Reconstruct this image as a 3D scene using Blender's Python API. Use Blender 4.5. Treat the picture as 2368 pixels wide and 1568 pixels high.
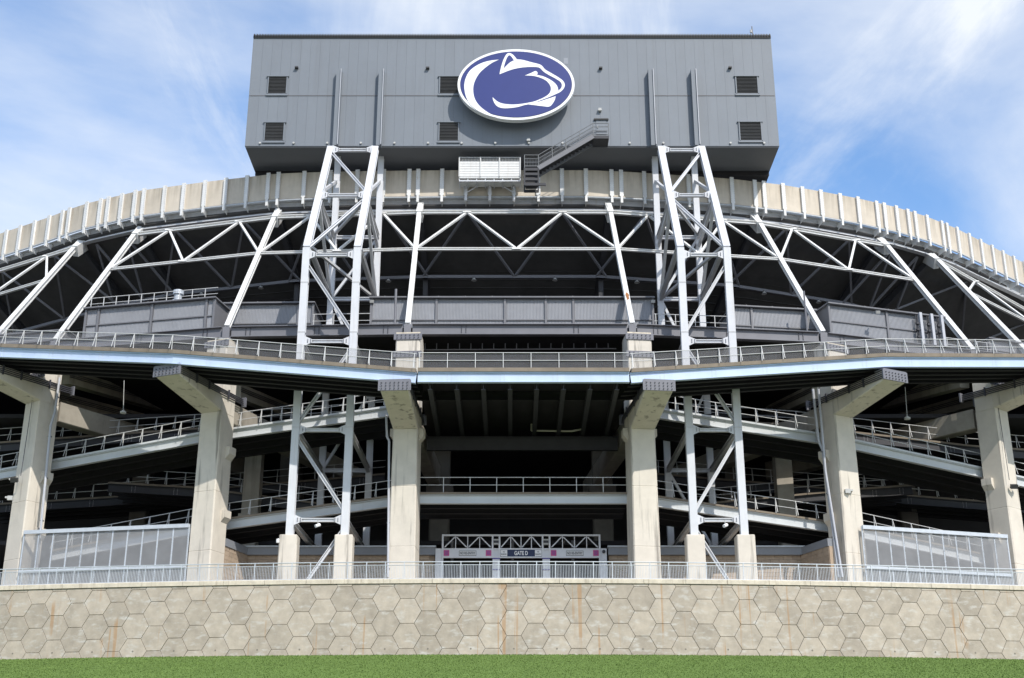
import bpy, bmesh, math, random
from mathutils import Vector, Matrix
from mathutils.geometry import tessellate_polygon
random.seed(7)
for o in list(bpy.data.objects): bpy.data.objects.remove(o)
S = bpy.context.scene
COL = S.collection
R = math.radians

# ------------------------------------------------------------------ camera
PITCH = R(20.4); F = 3040.0
cam_d = bpy.data.cameras.new('camera'); cam = bpy.data.objects.new('camera', cam_d); COL.objects.link(cam)
cam.location = (0, 0, 0); cam.rotation_euler = (R(90) + PITCH, 0, 0)
cam_d.sensor_width = 36; cam_d.lens = 36 * F / 2368; cam_d.clip_end = 6000; cam_d.clip_start = .1
S.camera = cam
S.render.resolution_x = 1024; S.render.resolution_y = 678

# ------------------------------------------------------------------ sky, sun, exposure
SUN_AZ, SUN_EL = R(30), R(43)          # to the right behind the camera
sdir = Vector((math.sin(SUN_AZ) * math.cos(SUN_EL), -math.cos(SUN_AZ) * math.cos(SUN_EL), math.sin(SUN_EL)))
W = bpy.data.worlds.new('World'); S.world = W; W.use_nodes = True
nt = W.node_tree; nt.nodes.clear(); N = nt.nodes.new; L = nt.links.new
out = N('ShaderNodeOutputWorld'); bg = N('ShaderNodeBackground'); bg.inputs['Strength'].default_value = 0.15
sky = N('ShaderNodeTexSky'); sky.sky_type = 'NISHITA'; sky.sun_disc = False
sky.sun_elevation = SUN_EL; sky.sun_rotation = R(180) - SUN_AZ
sky.air_density = 1.0; sky.dust_density = .6; sky.ozone_density = 2.2
hs = N('ShaderNodeHueSaturation'); hs.inputs['Saturation'].default_value = 1.12; hs.inputs['Value'].default_value = 1.6
L(sky.outputs[0], hs.inputs['Color'])
tc = N('ShaderNodeTexCoord'); sep = N('ShaderNodeSeparateXYZ'); L(tc.outputs['Generated'], sep.inputs[0])
def wm(op, a, b=None):
    m = N('ShaderNodeMath'); m.operation = op
    for i, v in enumerate((a, b)):
        if v is None: continue
        if isinstance(v, (int, float)): m.inputs[i].default_value = v
        else: L(v, m.inputs[i])
    return m.outputs[0]
zz = wm('MAXIMUM', sep.outputs[2], .06)
cx = wm('DIVIDE', sep.outputs[0], zz); cy = wm('DIVIDE', sep.outputs[1], zz)
comb = N('ShaderNodeCombineXYZ'); L(cx, comb.inputs[0]); L(cy, comb.inputs[1])
def cloud(scale, rot, sx, sy, lo, hi, loc, detail=8, dist=.6, rough=.6):
    mp = N('ShaderNodeMapping'); mp.inputs['Rotation'].default_value = (0, 0, R(rot)); mp.inputs['Scale'].default_value = (sx, sy, 1)
    mp.inputs['Location'].default_value = loc
    L(comb.outputs[0], mp.inputs[0])
    n = N('ShaderNodeTexNoise'); n.inputs['Scale'].default_value = scale; n.inputs['Detail'].default_value = detail
    n.inputs['Roughness'].default_value = rough; n.inputs['Distortion'].default_value = dist
    L(mp.outputs[0], n.inputs['Vector'])
    r = N('ShaderNodeMapRange'); r.interpolation_type = 'SMOOTHSTEP'
    r.inputs['From Min'].default_value = lo; r.inputs['From Max'].default_value = hi
    L(n.outputs['Fac'], r.inputs['Value']); return r.outputs[0]
c1 = cloud(.8, 25, 1.0, .7, .36, .70, (3.1, 1.7, 0), rough=.55)
c2 = cloud(2.2, -35, 1.0, .3, .46, .74, (7.3, 0.4, 0), rough=.65)
cs = wm('MINIMUM', wm('ADD', wm('MULTIPLY', c1, .85), wm('MULTIPLY', c2, .5)), .95)
mix = N('ShaderNodeMix'); mix.data_type = 'RGBA'; L(cs, mix.inputs[0]); L(hs.outputs[0], mix.inputs[6])
mix.inputs[7].default_value = (6.0, 6.3, 6.7, 1)
L(mix.outputs[2], bg.inputs['Color']); L(bg.outputs[0], out.inputs[0])
sun_d = bpy.data.lights.new('sun', 'SUN'); sun_d.energy = 4.0; sun_d.angle = R(.53); sun_d.color = (1, .95, .88)
sun = bpy.data.objects.new('sun', sun_d); COL.objects.link(sun)
sun.rotation_euler = sdir.to_track_quat('Z', 'Y').to_euler()
S.view_settings.view_transform = 'Standard'; S.view_settings.look = 'None'; S.view_settings.exposure = 0.1; S.view_settings.gamma = 1

# ------------------------------------------------------------------ survey: a sight line (x, y) met at depth Y or height Z
CP, SP = math.cos(PITCH), math.sin(PITCH)
def at(x, y, Y):
    u = (x - 1184) / F; w = (784 - y) / F; k = Y / (CP - w * SP)
    return Vector((u * k, Y, (SP + w * CP) * k))
def atz(x, y, Z):
    u = (x - 1184) / F; w = (784 - y) / F; k = Z / (SP + w * CP)
    return Vector((u * k, (CP - w * SP) * k, Z))

# ------------------------------------------------------------------ materials
def mat(name, col, rough=.6, var=.12, vscale=1.2, streak=0, streak_col=(.08, .06, .05), sscale=2.0, slo=.55, shi=.8, bump=0, bscale=30,
        metal=0, rnd=0, spots=0, spot_col=(.25, .09, .03), spec=.35, rust=0, topz=None, patch=0, patch_col=(.7, .7, .68)):
    m = bpy.data.materials.new(name); m.use_nodes = True; t = m.node_tree; b = t.nodes['Principled BSDF']
    n = t.nodes.new; l = t.links.new
    g = n('ShaderNodeNewGeometry')
    no = n('ShaderNodeTexNoise'); no.inputs['Scale'].default_value = vscale; no.inputs['Detail'].default_value = 6; no.inputs['Roughness'].default_value = .65
    l(g.outputs['Position'], no.inputs['Vector'])
    mr = n('ShaderNodeMapRange'); mr.inputs['From Min'].default_value = .25; mr.inputs['From Max'].default_value = .75
    mr.inputs['To Min'].default_value = 1 - var; mr.inputs['To Max'].default_value = 1 + var
    l(no.outputs['Fac'], mr.inputs['Value'])
    val = mr.outputs[0]
    if rnd:
        oi = n('ShaderNodeObjectInfo'); r2 = n('ShaderNodeMapRange'); r2.inputs['To Min'].default_value = 1 - rnd; r2.inputs['To Max'].default_value = 1 + rnd
        l(oi.outputs['Random'], r2.inputs['Value'])
        mm = n('ShaderNodeMath'); mm.operation = 'MULTIPLY'; l(val, mm.inputs[0]); l(r2.outputs[0], mm.inputs[1]); val = mm.outputs[0]
    vm = n('ShaderNodeVectorMath'); vm.operation = 'SCALE'; vm.inputs[0].default_value = col; l(val, vm.inputs['Scale'])
    cur = vm.outputs[0]
    def layer(cur, scalevec, sc, lo, hi, amt, c, off=0, tz=None):
        mp = n('ShaderNodeMapping'); mp.inputs['Scale'].default_value = scalevec; mp.inputs['Location'].default_value = (off, off * 1.7, off * .3); l(g.outputs['Position'], mp.inputs[0])
        k = n('ShaderNodeTexNoise'); k.inputs['Scale'].default_value = sc; k.inputs['Detail'].default_value = 5; k.inputs['Roughness'].default_value = .6
        l(mp.outputs[0], k.inputs['Vector'])
        r = n('ShaderNodeMapRange'); r.interpolation_type = 'SMOOTHSTEP'; r.inputs['From Min'].default_value = lo; r.inputs['From Max'].default_value = hi; r.inputs['To Max'].default_value = amt
        l(k.outputs['Fac'], r.inputs['Value'])
        fac = r.outputs[0]
        if tz:
            sp_ = n('ShaderNodeSeparateXYZ'); l(g.outputs['Position'], sp_.inputs[0]); w_ = n('ShaderNodeMapRange'); w_.inputs['From Min'].default_value = tz - 1.9; w_.inputs['From Max'].default_value = tz; w_.inputs['To Min'].default_value = .12
            l(sp_.outputs[2], w_.inputs['Value']); mu = n('ShaderNodeMath'); mu.operation = 'MULTIPLY'; l(fac, mu.inputs[0]); l(w_.outputs[0], mu.inputs[1]); fac = mu.outputs[0]
        x = n('ShaderNodeMix'); x.data_type = 'RGBA'; l(fac, x.inputs[0]); l(cur, x.inputs[6]); x.inputs[7].default_value = (*c, 1)
        return x.outputs[2]
    if patch: cur = layer(cur, (1, 1, 2.2), 1.7, .5, .78, patch, patch_col, 5)
    if streak: cur = layer(cur, (1, 1, .07), sscale, slo, shi, streak, streak_col, 0, topz)
    if rust:
        fac = []
        for sv, sc, lo, hi, off in (((1, 1, .022), 3.8, .575, .66, 3), ((1, 1, .6), .42, .49, .60, 11)):
            mp = n('ShaderNodeMapping'); mp.inputs['Scale'].default_value = sv; mp.inputs['Location'].default_value = (off, off * 1.7, off * .3); l(g.outputs['Position'], mp.inputs[0])
            k = n('ShaderNodeTexNoise'); k.inputs['Scale'].default_value = sc; k.inputs['Detail'].default_value = 4; l(mp.outputs[0], k.inputs['Vector'])
            q = n('ShaderNodeMapRange'); q.interpolation_type = 'SMOOTHSTEP'; q.inputs['From Min'].default_value = lo; q.inputs['From Max'].default_value = hi; l(k.outputs['Fac'], q.inputs['Value']); fac.append(q.outputs[0])
        mm = n('ShaderNodeMath'); mm.operation = 'MULTIPLY'; l(fac[0], mm.inputs[0]); l(fac[1], mm.inputs[1])
        m2 = n('ShaderNodeMath'); m2.operation = 'MULTIPLY'; l(mm.outputs[0], m2.inputs[0]); m2.inputs[1].default_value = rust
        x = n('ShaderNodeMix'); x.data_type = 'RGBA'; l(m2.outputs[0], x.inputs[0]); l(cur, x.inputs[6]); x.inputs[7].default_value = (.36, .19, .07, 1); cur = x.outputs[2]
    if spots: cur = layer(cur, (1, 1, .35), 3.2, .66, .8, spots, spot_col, 9)
    l(cur, b.inputs['Base Color'])
    b.inputs['Roughness'].default_value = rough; b.inputs['Metallic'].default_value = metal
    b.inputs['Specular IOR Level'].default_value = spec
    if bump:
        nb = n('ShaderNodeTexNoise'); nb.inputs['Scale'].default_value = bscale; nb.inputs['Detail'].default_value = 4; l(g.outputs['Position'], nb.inputs['Vector'])
        bp = n('ShaderNodeBump'); bp.inputs['Strength'].default_value = bump; bp.inputs['Distance'].default_value = .03
        l(nb.outputs['Fac'], bp.inputs['Height']); l(bp.outputs[0], b.inputs['Normal'])
    return m
def mesh_mat(name, col, cover):
    m = bpy.data.materials.new(name); m.use_nodes = True; t = m.node_tree; b = t.nodes['Principled BSDF']
    b.inputs['Base Color'].default_value = (*col, 1); b.inputs['Roughness'].default_value = .6; b.inputs['Alpha'].default_value = cover
    no = t.nodes.new('ShaderNodeTexNoise'); no.inputs['Scale'].default_value = 1.1; no.inputs['Detail'].default_value = 3
    g = t.nodes.new('ShaderNodeNewGeometry'); t.links.new(g.outputs['Position'], no.inputs['Vector'])
    mr = t.nodes.new('ShaderNodeMapRange'); mr.inputs['To Min'].default_value = cover * .8; mr.inputs['To Max'].default_value = cover * 1.2
    t.links.new(no.outputs['Fac'], mr.inputs['Value']); t.links.new(mr.outputs[0], b.inputs['Alpha'])
    return m
M = {}
M['hex'] = mat('hex_concrete', (.39, .338, .275), .85, .2, 1.6, bump=.25, bscale=14, rnd=.13, patch=.8, patch_col=(.54, .52, .48), rust=.55)
M['joint'] = mat('joint_dark', (.20, .18, .15), .9)
M['coping'] = mat('coping_concrete', (.56, .50, .40), .85, .2, 2.5, streak=.5, streak_col=(.22, .17, .12), sscale=4, slo=.52, shi=.75, bump=.3, bscale=20)
M['conc'] = mat('column_concrete', (.60, .55, .47), .85, .10, .9, streak=.75, streak_col=(.19, .17, .145), sscale=2.0, slo=.54, shi=.70, bump=.2, bscale=18)
M['conc_dim'] = mat('shaded_concrete', (.33, .30, .25), .9, .2, .8, streak=.6, streak_col=(.13, .12, .1), sscale=1.2, slo=.5, shi=.8)  # column concrete in a darker copy, interior shade put into the colour
M['parapet'] = mat('parapet_concrete', (.55, .49, .405), .85, .10, 1.0, streak=.6, streak_col=(.27, .23, .17), sscale=2.4, slo=.38, shi=.66, rnd=.07, bump=.1, topz=at(1184, 393.6, 98.2).z)
M['white'] = mat('white_steel', (.68, .68, .665), .5, .10, 1.5, streak=.3, streak_col=(.45, .38, .3), sscale=3.5, slo=.52, shi=.75, spots=.6, spot_col=(.40, .26, .16))
M['tower'] = mat('tower_steel', (.58, .59, .61), .5, .08, .8, streak=.35, streak_col=(.42, .38, .34), sscale=3.0, slo=.5, shi=.75)
M['tower_dark'] = mat('tower_brace_steel', (.50, .50, .50), .55, .08, .8)
M['rail'] = mat('rail_paint', (.55, .55, .54), .5, .06, 2)
M['galv'] = mat('galvanised', (.50, .53, .56), .45, .12, 3, metal=.25)
M['blue_girder'] = mat('pale_blue_steel', (.45, .545, .70), .5, .08, .5, streak=.25, streak_col=(.62, .70, .84), sscale=.8, slo=.4, shi=.7)
M['grey_girder'] = mat('ramp_girder_steel', (.52, .54, .545), .55, .08, .6, streak=.25, streak_col=(.4, .38, .33), sscale=1.5)
M['curb'] = mat('curb_concrete', (.21, .175, .135), .9, .2, 1.2, streak=.4, streak_col=(.12, .09, .07), sscale=3)
M['dkgrey'] = mat('grey_steel', (.165, .165, .18), .5, .12, .9, spots=.2, spot_col=(.3, .3, .31))
M['plate'] = mat('end_plate_steel', (.17, .17, .19), .5, .1, 2)
M['bolt'] = mat('bolt_steel', (.06, .06, .07), .5)
M['dark'] = mat('dark_and_shade', (.026, .025, .027), .8, .2, .8)  # near-black cabinet colour, also paints interior shade onto slabs and stringers
M['dark2'] = mat('dark_shaded_steel', (.045, .045, .05), .6, .15, 1)  # dark stair steel; on inner beams and ramps the darkness stands for shade
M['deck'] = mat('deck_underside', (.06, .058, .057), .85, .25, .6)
M['panel'] = mat('cladding_grey', (.175, .194, .217), .55, .05, .4, rnd=.02, streak=.45, streak_col=(.155, .168, .185), sscale=1.1, slo=.5, shi=.72)
M['panel_dark'] = mat('cladding_soffit', (.12, .125, .135), .6, .06, .6)
M['corr'] = mat('corrugated_grey', (.275, .282, .30), .5, .10, .9, rnd=.04)
M['corr_trim'] = mat('shed_trim', (.16, .16, .17), .5, .1, 1)
M['louver'] = mat('louver_black', (.045, .045, .045), .5)
M['rust'] = mat('rust', (.30, .13, .05), .9, .4, 6)
M['slat'] = mat('slat_black', (.085, .085, .085), .5)
M['sign_white'] = mat('sign_white', (.82, .82, .82), .4, .03, 2)
M['sign_blue'] = mat('sign_blue', (.027, .040, .175), .4, .04, 1)
M['stair_rail'] = mat('stair_rail', (.17, .175, .18), .5)
M['sign_edge'] = mat('sign_edge', (.05, .04, .045), .5)
M['navy'] = mat('navy_board', (.012, .022, .075), .4, .05, 2)
M['pink'] = mat('pink_placard', (.55, .09, .27), .5, .05, 2)
M['ink'] = mat('ink_grey', (.05, .05, .06), .5)
M['purple'] = mat('purple_strip', (.10, .09, .33), .5)
M['cmu'] = mat('masonry_block', (.40, .315, .235), .9, .15, 3, rnd=.10, bump=.2, bscale=30)
M['fascia'] = mat('metal_fascia', (.24, .255, .28), .45, .06, 1)
M['gate'] = mat('gate_steel', (.70, .71, .74), .45, .05, 2)
M['mesh_chain'] = mesh_mat('chain_link', (.22, .22, .23), .30)
M['mesh_screen'] = mesh_mat('screen_mesh', (.33, .335, .34), .55)
M['terrace'] = mat('terrace_paving', (.30, .28, .25), .9, .1, 1)
M['grass'] = mat('grass_ground', (.12, .185, .048), .95, .15, .5, bump=.6, bscale=9, patch=.3, patch_col=(.145, .21, .05), spec=.1)
M['blade'] = mat('grass_blades', (.13, .195, .05), .8, .12, .35, spec=.15, rnd=0)
M['asphalt'] = mat('asphalt', (.16, .155, .15), .9, .15, .3)
M['lamp'] = mat('lamp_metal', (.45, .45, .43), .4)
M['crate'] = mat('blue_plastic', (.10, .14, .55), .5)
M['fascia_pale'] = mat('notice_pale', (.68, .68, .68), .5, .03)
M['pipe'] = mat('grey_pipe', (.44, .45, .48), .5, .08, 1)
M['pipe_cream'] = mat('cream_pipe', (.52, .50, .40), .5)

# ------------------------------------------------------------------ builders
ORG = {}
class MB:
    def __init__(s): s.v = []; s.f = []
    def add(s, vs, fs):
        b = len(s.v); s.v += [Vector(v) for v in vs]; s.f += [tuple(i + b for i in f) for f in fs]; return s
    def box(s, c, d, rz=0, rot=None):
        c = Vector(c); x, y, z = d[0] / 2, d[1] / 2, d[2] / 2
        q = rot if rot is not None else Matrix.Rotation(rz, 3, 'Z')
        vs = [c + q @ Vector((i * x, j * y, k * z)) for k in (-1, 1) for j in (-1, 1) for i in (-1, 1)]
        return s.add(vs, [(0, 2, 3, 1), (4, 5, 7, 6), (0, 1, 5, 4), (2, 6, 7, 3), (0, 4, 6, 2), (1, 3, 7, 5)])
    def beam(s, a, b, w, h, up=(0, 0, 1)):
        a = Vector(a); b = Vector(b); d = (b - a); ln = d.length
        if ln < 1e-6: return s
        d /= ln; up = Vector(up)
        if abs(d.dot(up)) > .97: up = Vector((0, 1, 0))
        x = d.cross(up).normalized(); z = x.cross(d).normalized()
        return s.box((a + b) / 2, (w, ln, h), rot=Matrix((x, d, z)).transposed())
    def ibeam(s, a, b, w, h, t=.06, up=(0, 0, 1)):
        a = Vector(a); b = Vector(b); d = (b - a).normalized(); upv = Vector(up)
        if abs(d.dot(upv)) > .97: upv = Vector((0, 1, 0))
        x = d.cross(upv).normalized(); z = x.cross(d).normalized()
        for sg in (-1, 1): s.beam(a + z * sg * (h - t) / 2, b + z * sg * (h - t) / 2, w, t, z)
        return s.beam(a, b, t, h - 2 * t, z)
    def tube(s, pts, r, n=6):
        for a, b in zip(pts, pts[1:]):
            a = Vector(a); b = Vector(b); d = (b - a)
            if d.length < 1e-6: continue
            d.normalize(); up = Vector((0, 0, 1)) if abs(d.z) < .95 else Vector((0, 1, 0))
            x = d.cross(up).normalized(); z = x.cross(d)
            vs = [p + (x * math.cos(2 * math.pi * i / n) + z * math.sin(2 * math.pi * i / n)) * r for p in (a, b) for i in range(n)]
            fs = [(i, (i + 1) % n, n + (i + 1) % n, n + i) for i in range(n)] + [tuple(range(n - 1, -1, -1)), tuple(range(n, 2 * n))]
            s.add(vs, fs)
        return s
    def poly(s, pts, thick):          # closed outline pts, extruded along vector thick
        n = len(pts); t = Vector(thick); pts = [Vector(p) for p in pts]
        tri = tessellate_polygon([pts]); b = len(s.v)
        s.v += pts + [p + t for p in pts]
        for a in tri: s.f.append(tuple(b + i for i in a)); s.f.append(tuple(b + n + i for i in reversed(a)))
        for i in range(n): s.f.append((b + i, b + (i + 1) % n, b + n + (i + 1) % n, b + n + i))
        return s
    def strip(s, secs):               # sections (lists of equal length, closed) swept along
        n = len(secs[0]); b = len(s.v)
        for q in secs: s.v += [Vector(p) for p in q]
        for k in range(len(secs) - 1):
            for i in range(n):
                j = (i + 1) % n; s.f.append((b + k * n + i, b + k * n + j, b + (k + 1) * n + j, b + (k + 1) * n + i))
        s.f.append(tuple(b + i for i in reversed(range(n)))); s.f.append(tuple(b + (len(secs) - 1) * n + i for i in range(n)))
        return s
    def mesh(s, name, m, org=(0, 0, 0)):
        org = Vector(org); me = bpy.data.meshes.new(name); me.from_pydata([tuple(v - org) for v in s.v], [], s.f)
        if m: me.materials.append(M[m] if isinstance(m, str) else m)
        bm = bmesh.new(); bm.from_mesh(me); bmesh.ops.recalc_face_normals(bm, faces=bm.faces); bm.to_mesh(me); bm.free()
        return me
    def build(s, name, m, parent=None, label=None, cat=None, group=None, kind=None):
        if parent is not None: org = ORG[parent.name]; loc = (0, 0, 0)
        else:
            lo = [min(v[i] for v in s.v) for i in range(3)]; hi = [max(v[i] for v in s.v) for i in range(3)]
            org = Vector(((lo[0] + hi[0]) / 2, (lo[1] + hi[1]) / 2, lo[2])); loc = org
        o = bpy.data.objects.new(name, s.mesh(name, m, org)); COL.objects.link(o); o.location = loc
        if parent is not None: o.parent = parent
        ORG[o.name] = Vector(org); return tag(o, label, cat, group, kind)
def tag(o, label=None, cat=None, group=None, kind=None):
    if label: o['label'] = label
    if cat: o['category'] = cat
    if group: o['group'] = group
    if kind: o['kind'] = kind
    return o
def thing(name, loc, label, cat, group=None):
    o = bpy.data.objects.new(name, None); COL.objects.link(o); o.location = loc; o.empty_display_size = .3
    ORG[o.name] = Vector(loc); return tag(o, label, cat, group)
def inst(me, name, parent, loc, rz=0, label=None, kind=None):
    o = bpy.data.objects.new(name, me); COL.objects.link(o); o.parent = parent
    o.location = Vector(loc) - ORG[parent.name]; o.rotation_euler = (0, 0, rz)
    ORG[o.name] = ORG[parent.name]; return tag(o, label, kind=kind)
def lerp(a, b, t): return Vector(a) * (1 - t) + Vector(b) * t
def along(pts, step, start=0):        # points every step along polyline, with heading
    res = []; need = start
    for a, b in zip(pts, pts[1:]):
        a = Vector(a); b = Vector(b); ln = (b - a).length; d = (b - a) / ln
        while need <= ln + 1e-6: res.append((a + d * need, math.atan2(d.y, d.x))); need += step
        need -= ln
    return res
def inward(a, b):
    d = Vector(b) - Vector(a); d.z = 0; d.normalize(); return Vector((-d.y, d.x, 0))
def offs(pts, k):                     # polyline offset away from the viewer by k (pts run left to right)
    res = []
    for i, p in enumerate(pts):
        ns = []
        if i > 0: ns.append(inward(pts[i - 1], p))
        if i < len(pts) - 1: ns.append(inward(p, pts[i + 1]))
        n = sum(ns, Vector()); n.normalize(); c = n.dot(ns[0]); res.append(Vector(p) + n * (k / max(c, .5)))
    return res

POST = {}
def post_mesh(h, brace):
    key = (round(h, 2), brace)
    if key not in POST:
        b = MB().box((0, 0, h / 2), (.045, .045, h))
        if brace: b.beam((0, -.03, h * .97), (.0, -.34, 0), .035, .035)
        POST[key] = b.mesh('post', 'rail')
    return POST[key]
def railing(pts, label, h=1.07, step=1.5, brace=False, name='guard_railing', group=None, chain=False, start=.1, flip=False, m='rail', r=.027):
    mid = lerp(pts[0], pts[-1], .5)
    t = thing(name, pts[len(pts) // 2], label, 'railing', group)
    up = Vector((0, 0, 1))
    for a, b in zip(pts, pts[1:]):
        MB().tube([Vector(a) + up * h, Vector(b) + up * h], r).build('top_rail', m, t)
        MB().tube([Vector(a) + up * h * .5, Vector(b) + up * h * .5], r * .85).build('middle_rail', m, t)
        if chain:
            n = inward(a, b) * .06
            a2, b2 = Vector(a) + n + up * .04, Vector(b) + n + up * .04
            MB().add([a2, b2, b2 + up * (h - .08), a2 + up * (h - .08)], [(0, 1, 2, 3)]).build('chain_link_infill', 'mesh_chain', t)
    pm = post_mesh(h, brace)
    for p, a in along(pts, step, start): inst(pm, 'post', t, p, a + (math.pi if flip else 0))
    return t

# ================================================================== ground, terrace
RW, CY = 200.0, 280.0                  # retaining wall: an arc round (0, 280)
ZB, ZT = 9.7, 14.0
def arc(s, r=RW): a = s / RW; return Vector((r * math.sin(a), CY - r * math.cos(a), 0)), a
rs = [150, 199.6, 200.5, 203, 207, 212, 218, 225, 233, 242, 252, 260, 264, 270, 285, 320, 400, 600, 1000, 2000, 4000]
na = 720; vs = []; fs = []
for r in rs:
    z = ZB - .18 * max(0, min(r, 263.4) - 200); 
    for i in range(na):
        a = 2 * math.pi * i / na; vs.append((r * math.sin(a), CY - r * math.cos(a), z))
for k in range(len(rs) - 1):
    for i in range(na): j = (i + 1) % na; fs.append((k * na + i, k * na + j, (k + 1) * na + j, (k + 1) * na + i))
cut = rs.index(233) * na
gm_ = MB().add(vs, fs); gm_.f = fs[:cut]; gm_.build('grass_slope', 'grass', kind='structure', label='mown green grass bank in front of the retaining wall')
gm_.f = fs[cut:]; gm_.build('parking_lot', 'asphalt', kind='structure', label='unseen grey asphalt parking lot around the stadium, put in to cut green bounce')  # outer ground out of view, asphalt put in to reduce green bounce light
b = MB()
for i in range(170000):
    r = 200.12 + 24 * random.random(); s = random.uniform(-36, 36); a = s / 200
    z = ZB - .18 * (r - 200); p = Vector((r * math.sin(a), CY - r * math.cos(a), z - .01))
    w = random.uniform(.02, .05); h = random.uniform(.02, .06); q = random.uniform(0, 6.28)
    dx = Vector((math.cos(q) * w, math.sin(q) * w, 0)); b.add([p - dx, p + dx, p + Vector((random.uniform(-.04, .04), random.uniform(-.04, .04), h))], [(0, 1, 2)])
me = bpy.data.meshes.new('grass'); me.from_pydata([tuple(v) for v in b.v], [], b.f); me.materials.append(M['blade'])
go = bpy.data.objects.new('grass', me); COL.objects.link(go); tag(go, 'short green grass blades on the bank below the wall', 'grass', kind='stuff')
vs = [(0, CY, ZT - .02)] + [(199.3 * math.sin(2 * math.pi * i / 360), CY - 199.3 * math.cos(2 * math.pi * i / 360), ZT - .02) for i in range(360)]
MB().add(vs, [(0, 1 + i, 1 + (i + 1) % 360) for i in range(360)]).build('terrace', 'terrace', kind='structure', label='paved terrace behind the retaining wall')

# ================================================================== retaining wall of hexagonal panels
wall = thing('retaining_wall', (0, 80, ZB), 'long concrete retaining wall of hexagonal panels above the grass', 'wall')
b = MB(); b.strip([[arc(s, r)[0] + Vector((0, 0, z)) for r, z in ((199.35, ZB - 2), (199.93, ZB - 2), (199.93, 13.9), (199.35, 13.9))] for s in range(-46, 47)])
b.build('backing', 'joint', wall)
hs_ = .857; rowh = 1.484; colw = 1.2855
ztop = 13.90
zA = [at(790, 1384, 80).z]            # centre height of the upper full row of a drain column
zA0 = zA[0]
g = .010
def hexpoly(r): return [(r * math.cos(R(60 * i)), r * math.sin(R(60 * i))) for i in range(6)]
def clip_top(pl, zc, zm):
    o = []
    for i in range(len(pl)):
        a, c = pl[i], pl[(i + 1) % len(pl)]
        ia, ic = a[1] + zc <= zm, c[1] + zc <= zm
        if ia: o.append(a)
        if ia != ic: t = (zm - zc - a[1]) / (c[1] - a[1]); o.append((a[0] + (c[0] - a[0]) * t, zm - zc))
    return o
def panel_mesh(pl):
    cx = sum(p[0] for p in pl) / len(pl); cz = sum(p[1] for p in pl) / len(pl)
    vs = []; n = len(pl)
    for sc, y in ((1, .0), (1, -.05), (.985, -.07)):
        vs += [(cx + (p[0] - cx) * sc, y, cz + (p[1] - cz) * sc) for p in pl]
    fs = [tuple(range(2 * n, 3 * n))]
    for k in (0, 1): fs += [(k * n + i, k * n + (i + 1) % n, (k + 1) * n + (i + 1) % n, (k + 1) * n + i) for i in range(n)]
    return MB().add(vs, fs).mesh('hexagonal_panel', 'hex')
full = panel_mesh(hexpoly(hs_ - g)); cache = {}
hole_m = MB().tube([(0, -.078, 0), (0, -.02, 0)], .055, 10).mesh('drain_hole', 'joint')
s0 = at(790.4, 1490, 80).x
for k in range(-31, 36):
    s = s0 + k * colw
    if abs(s) > 39: continue
    base = zA0 - (0 if k % 2 == 0 else rowh / 2)
    for row in range(-2, 4):
        zc = base - row * rowh
        if zc - rowh / 2 > ztop - .1 or zc + rowh / 2 < ZB - .1: continue
        p, a = arc(s, 200)
        me = full
        if zc + rowh / 2 > ztop:
            key = round(zc, 3)
            if key not in cache: cache[key] = panel_mesh(clip_top(hexpoly(hs_ - g), zc, ztop - .01))
            me = cache[key]
        o = inst(me, 'hexagonal_panel', wall, (p.x, p.y + random.uniform(-.008, .008), zc), a)
        o.rotation_euler = (R(random.uniform(-.5, .5)), 0, a + R(random.uniform(-.5, .5)))
        if k % 2 == 0 and row == 2:
            d = bpy.data.objects.new('drain_hole', hole_m); COL.objects.link(d); d.parent = o; d.location = (0, 0, -.02); ORG[d.name] = ORG[wall.name]
# coping in lengths
for i in range(-16, 16):
    a0, a1 = i * 2.57 + .3 + .01, (i + 1) * 2.57 + .3 - .01
    MB().strip([[arc(s, r)[0] + Vector((0, 0, z)) for r, z in ((199.3, 13.92), (200.14, 13.92), (200.14, 14.16), (200.11, 14.2), (199.3, 14.2))] for s in (a0, (a0 + a1) / 2, a1)]).build('coping', 'coping', wall)
# steel picket railing on the coping
rl = thing('picket_railing', (0, 80.3, 14.2), 'galvanised picket railing along the top of the hexagonal panel wall', 'railing')
rr = 199.75; step = 1.16
picks = MB()
for i in range(1, 12): picks.box((step * i / 12, 0, .47), (.021, .021, .80))
pk = picks.mesh('pickets', 'galv')
pt = MB().box((0, 0, .545), (.055, .055, 1.09)).mesh('post', 'galv')
nrl = 34
for i in range(-nrl, nrl):
    p, a = arc(i * step + .35, rr); q, _ = arc((i + 1) * step + .35, rr)
    inst(pt, 'post', rl, (p.x, p.y, 14.2), a); inst(pk, 'pickets', rl, (p.x, p.y, 14.2), math.atan2(q.y - p.y, q.x - p.x), kind='stuff')
for z, r_, nm in ((1.09, .034, 'top_rail'), (.90, .026, 'upper_rail'), (.075, .026, 'bottom_rail')):
    for i in range(-nrl, nrl, 4):
        MB().tube([arc(j * step + .35, rr)[0] + Vector((0, 0, 14.2 + z)) for j in range(i, i + 5)], r_).build(nm, 'galv', rl)

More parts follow.
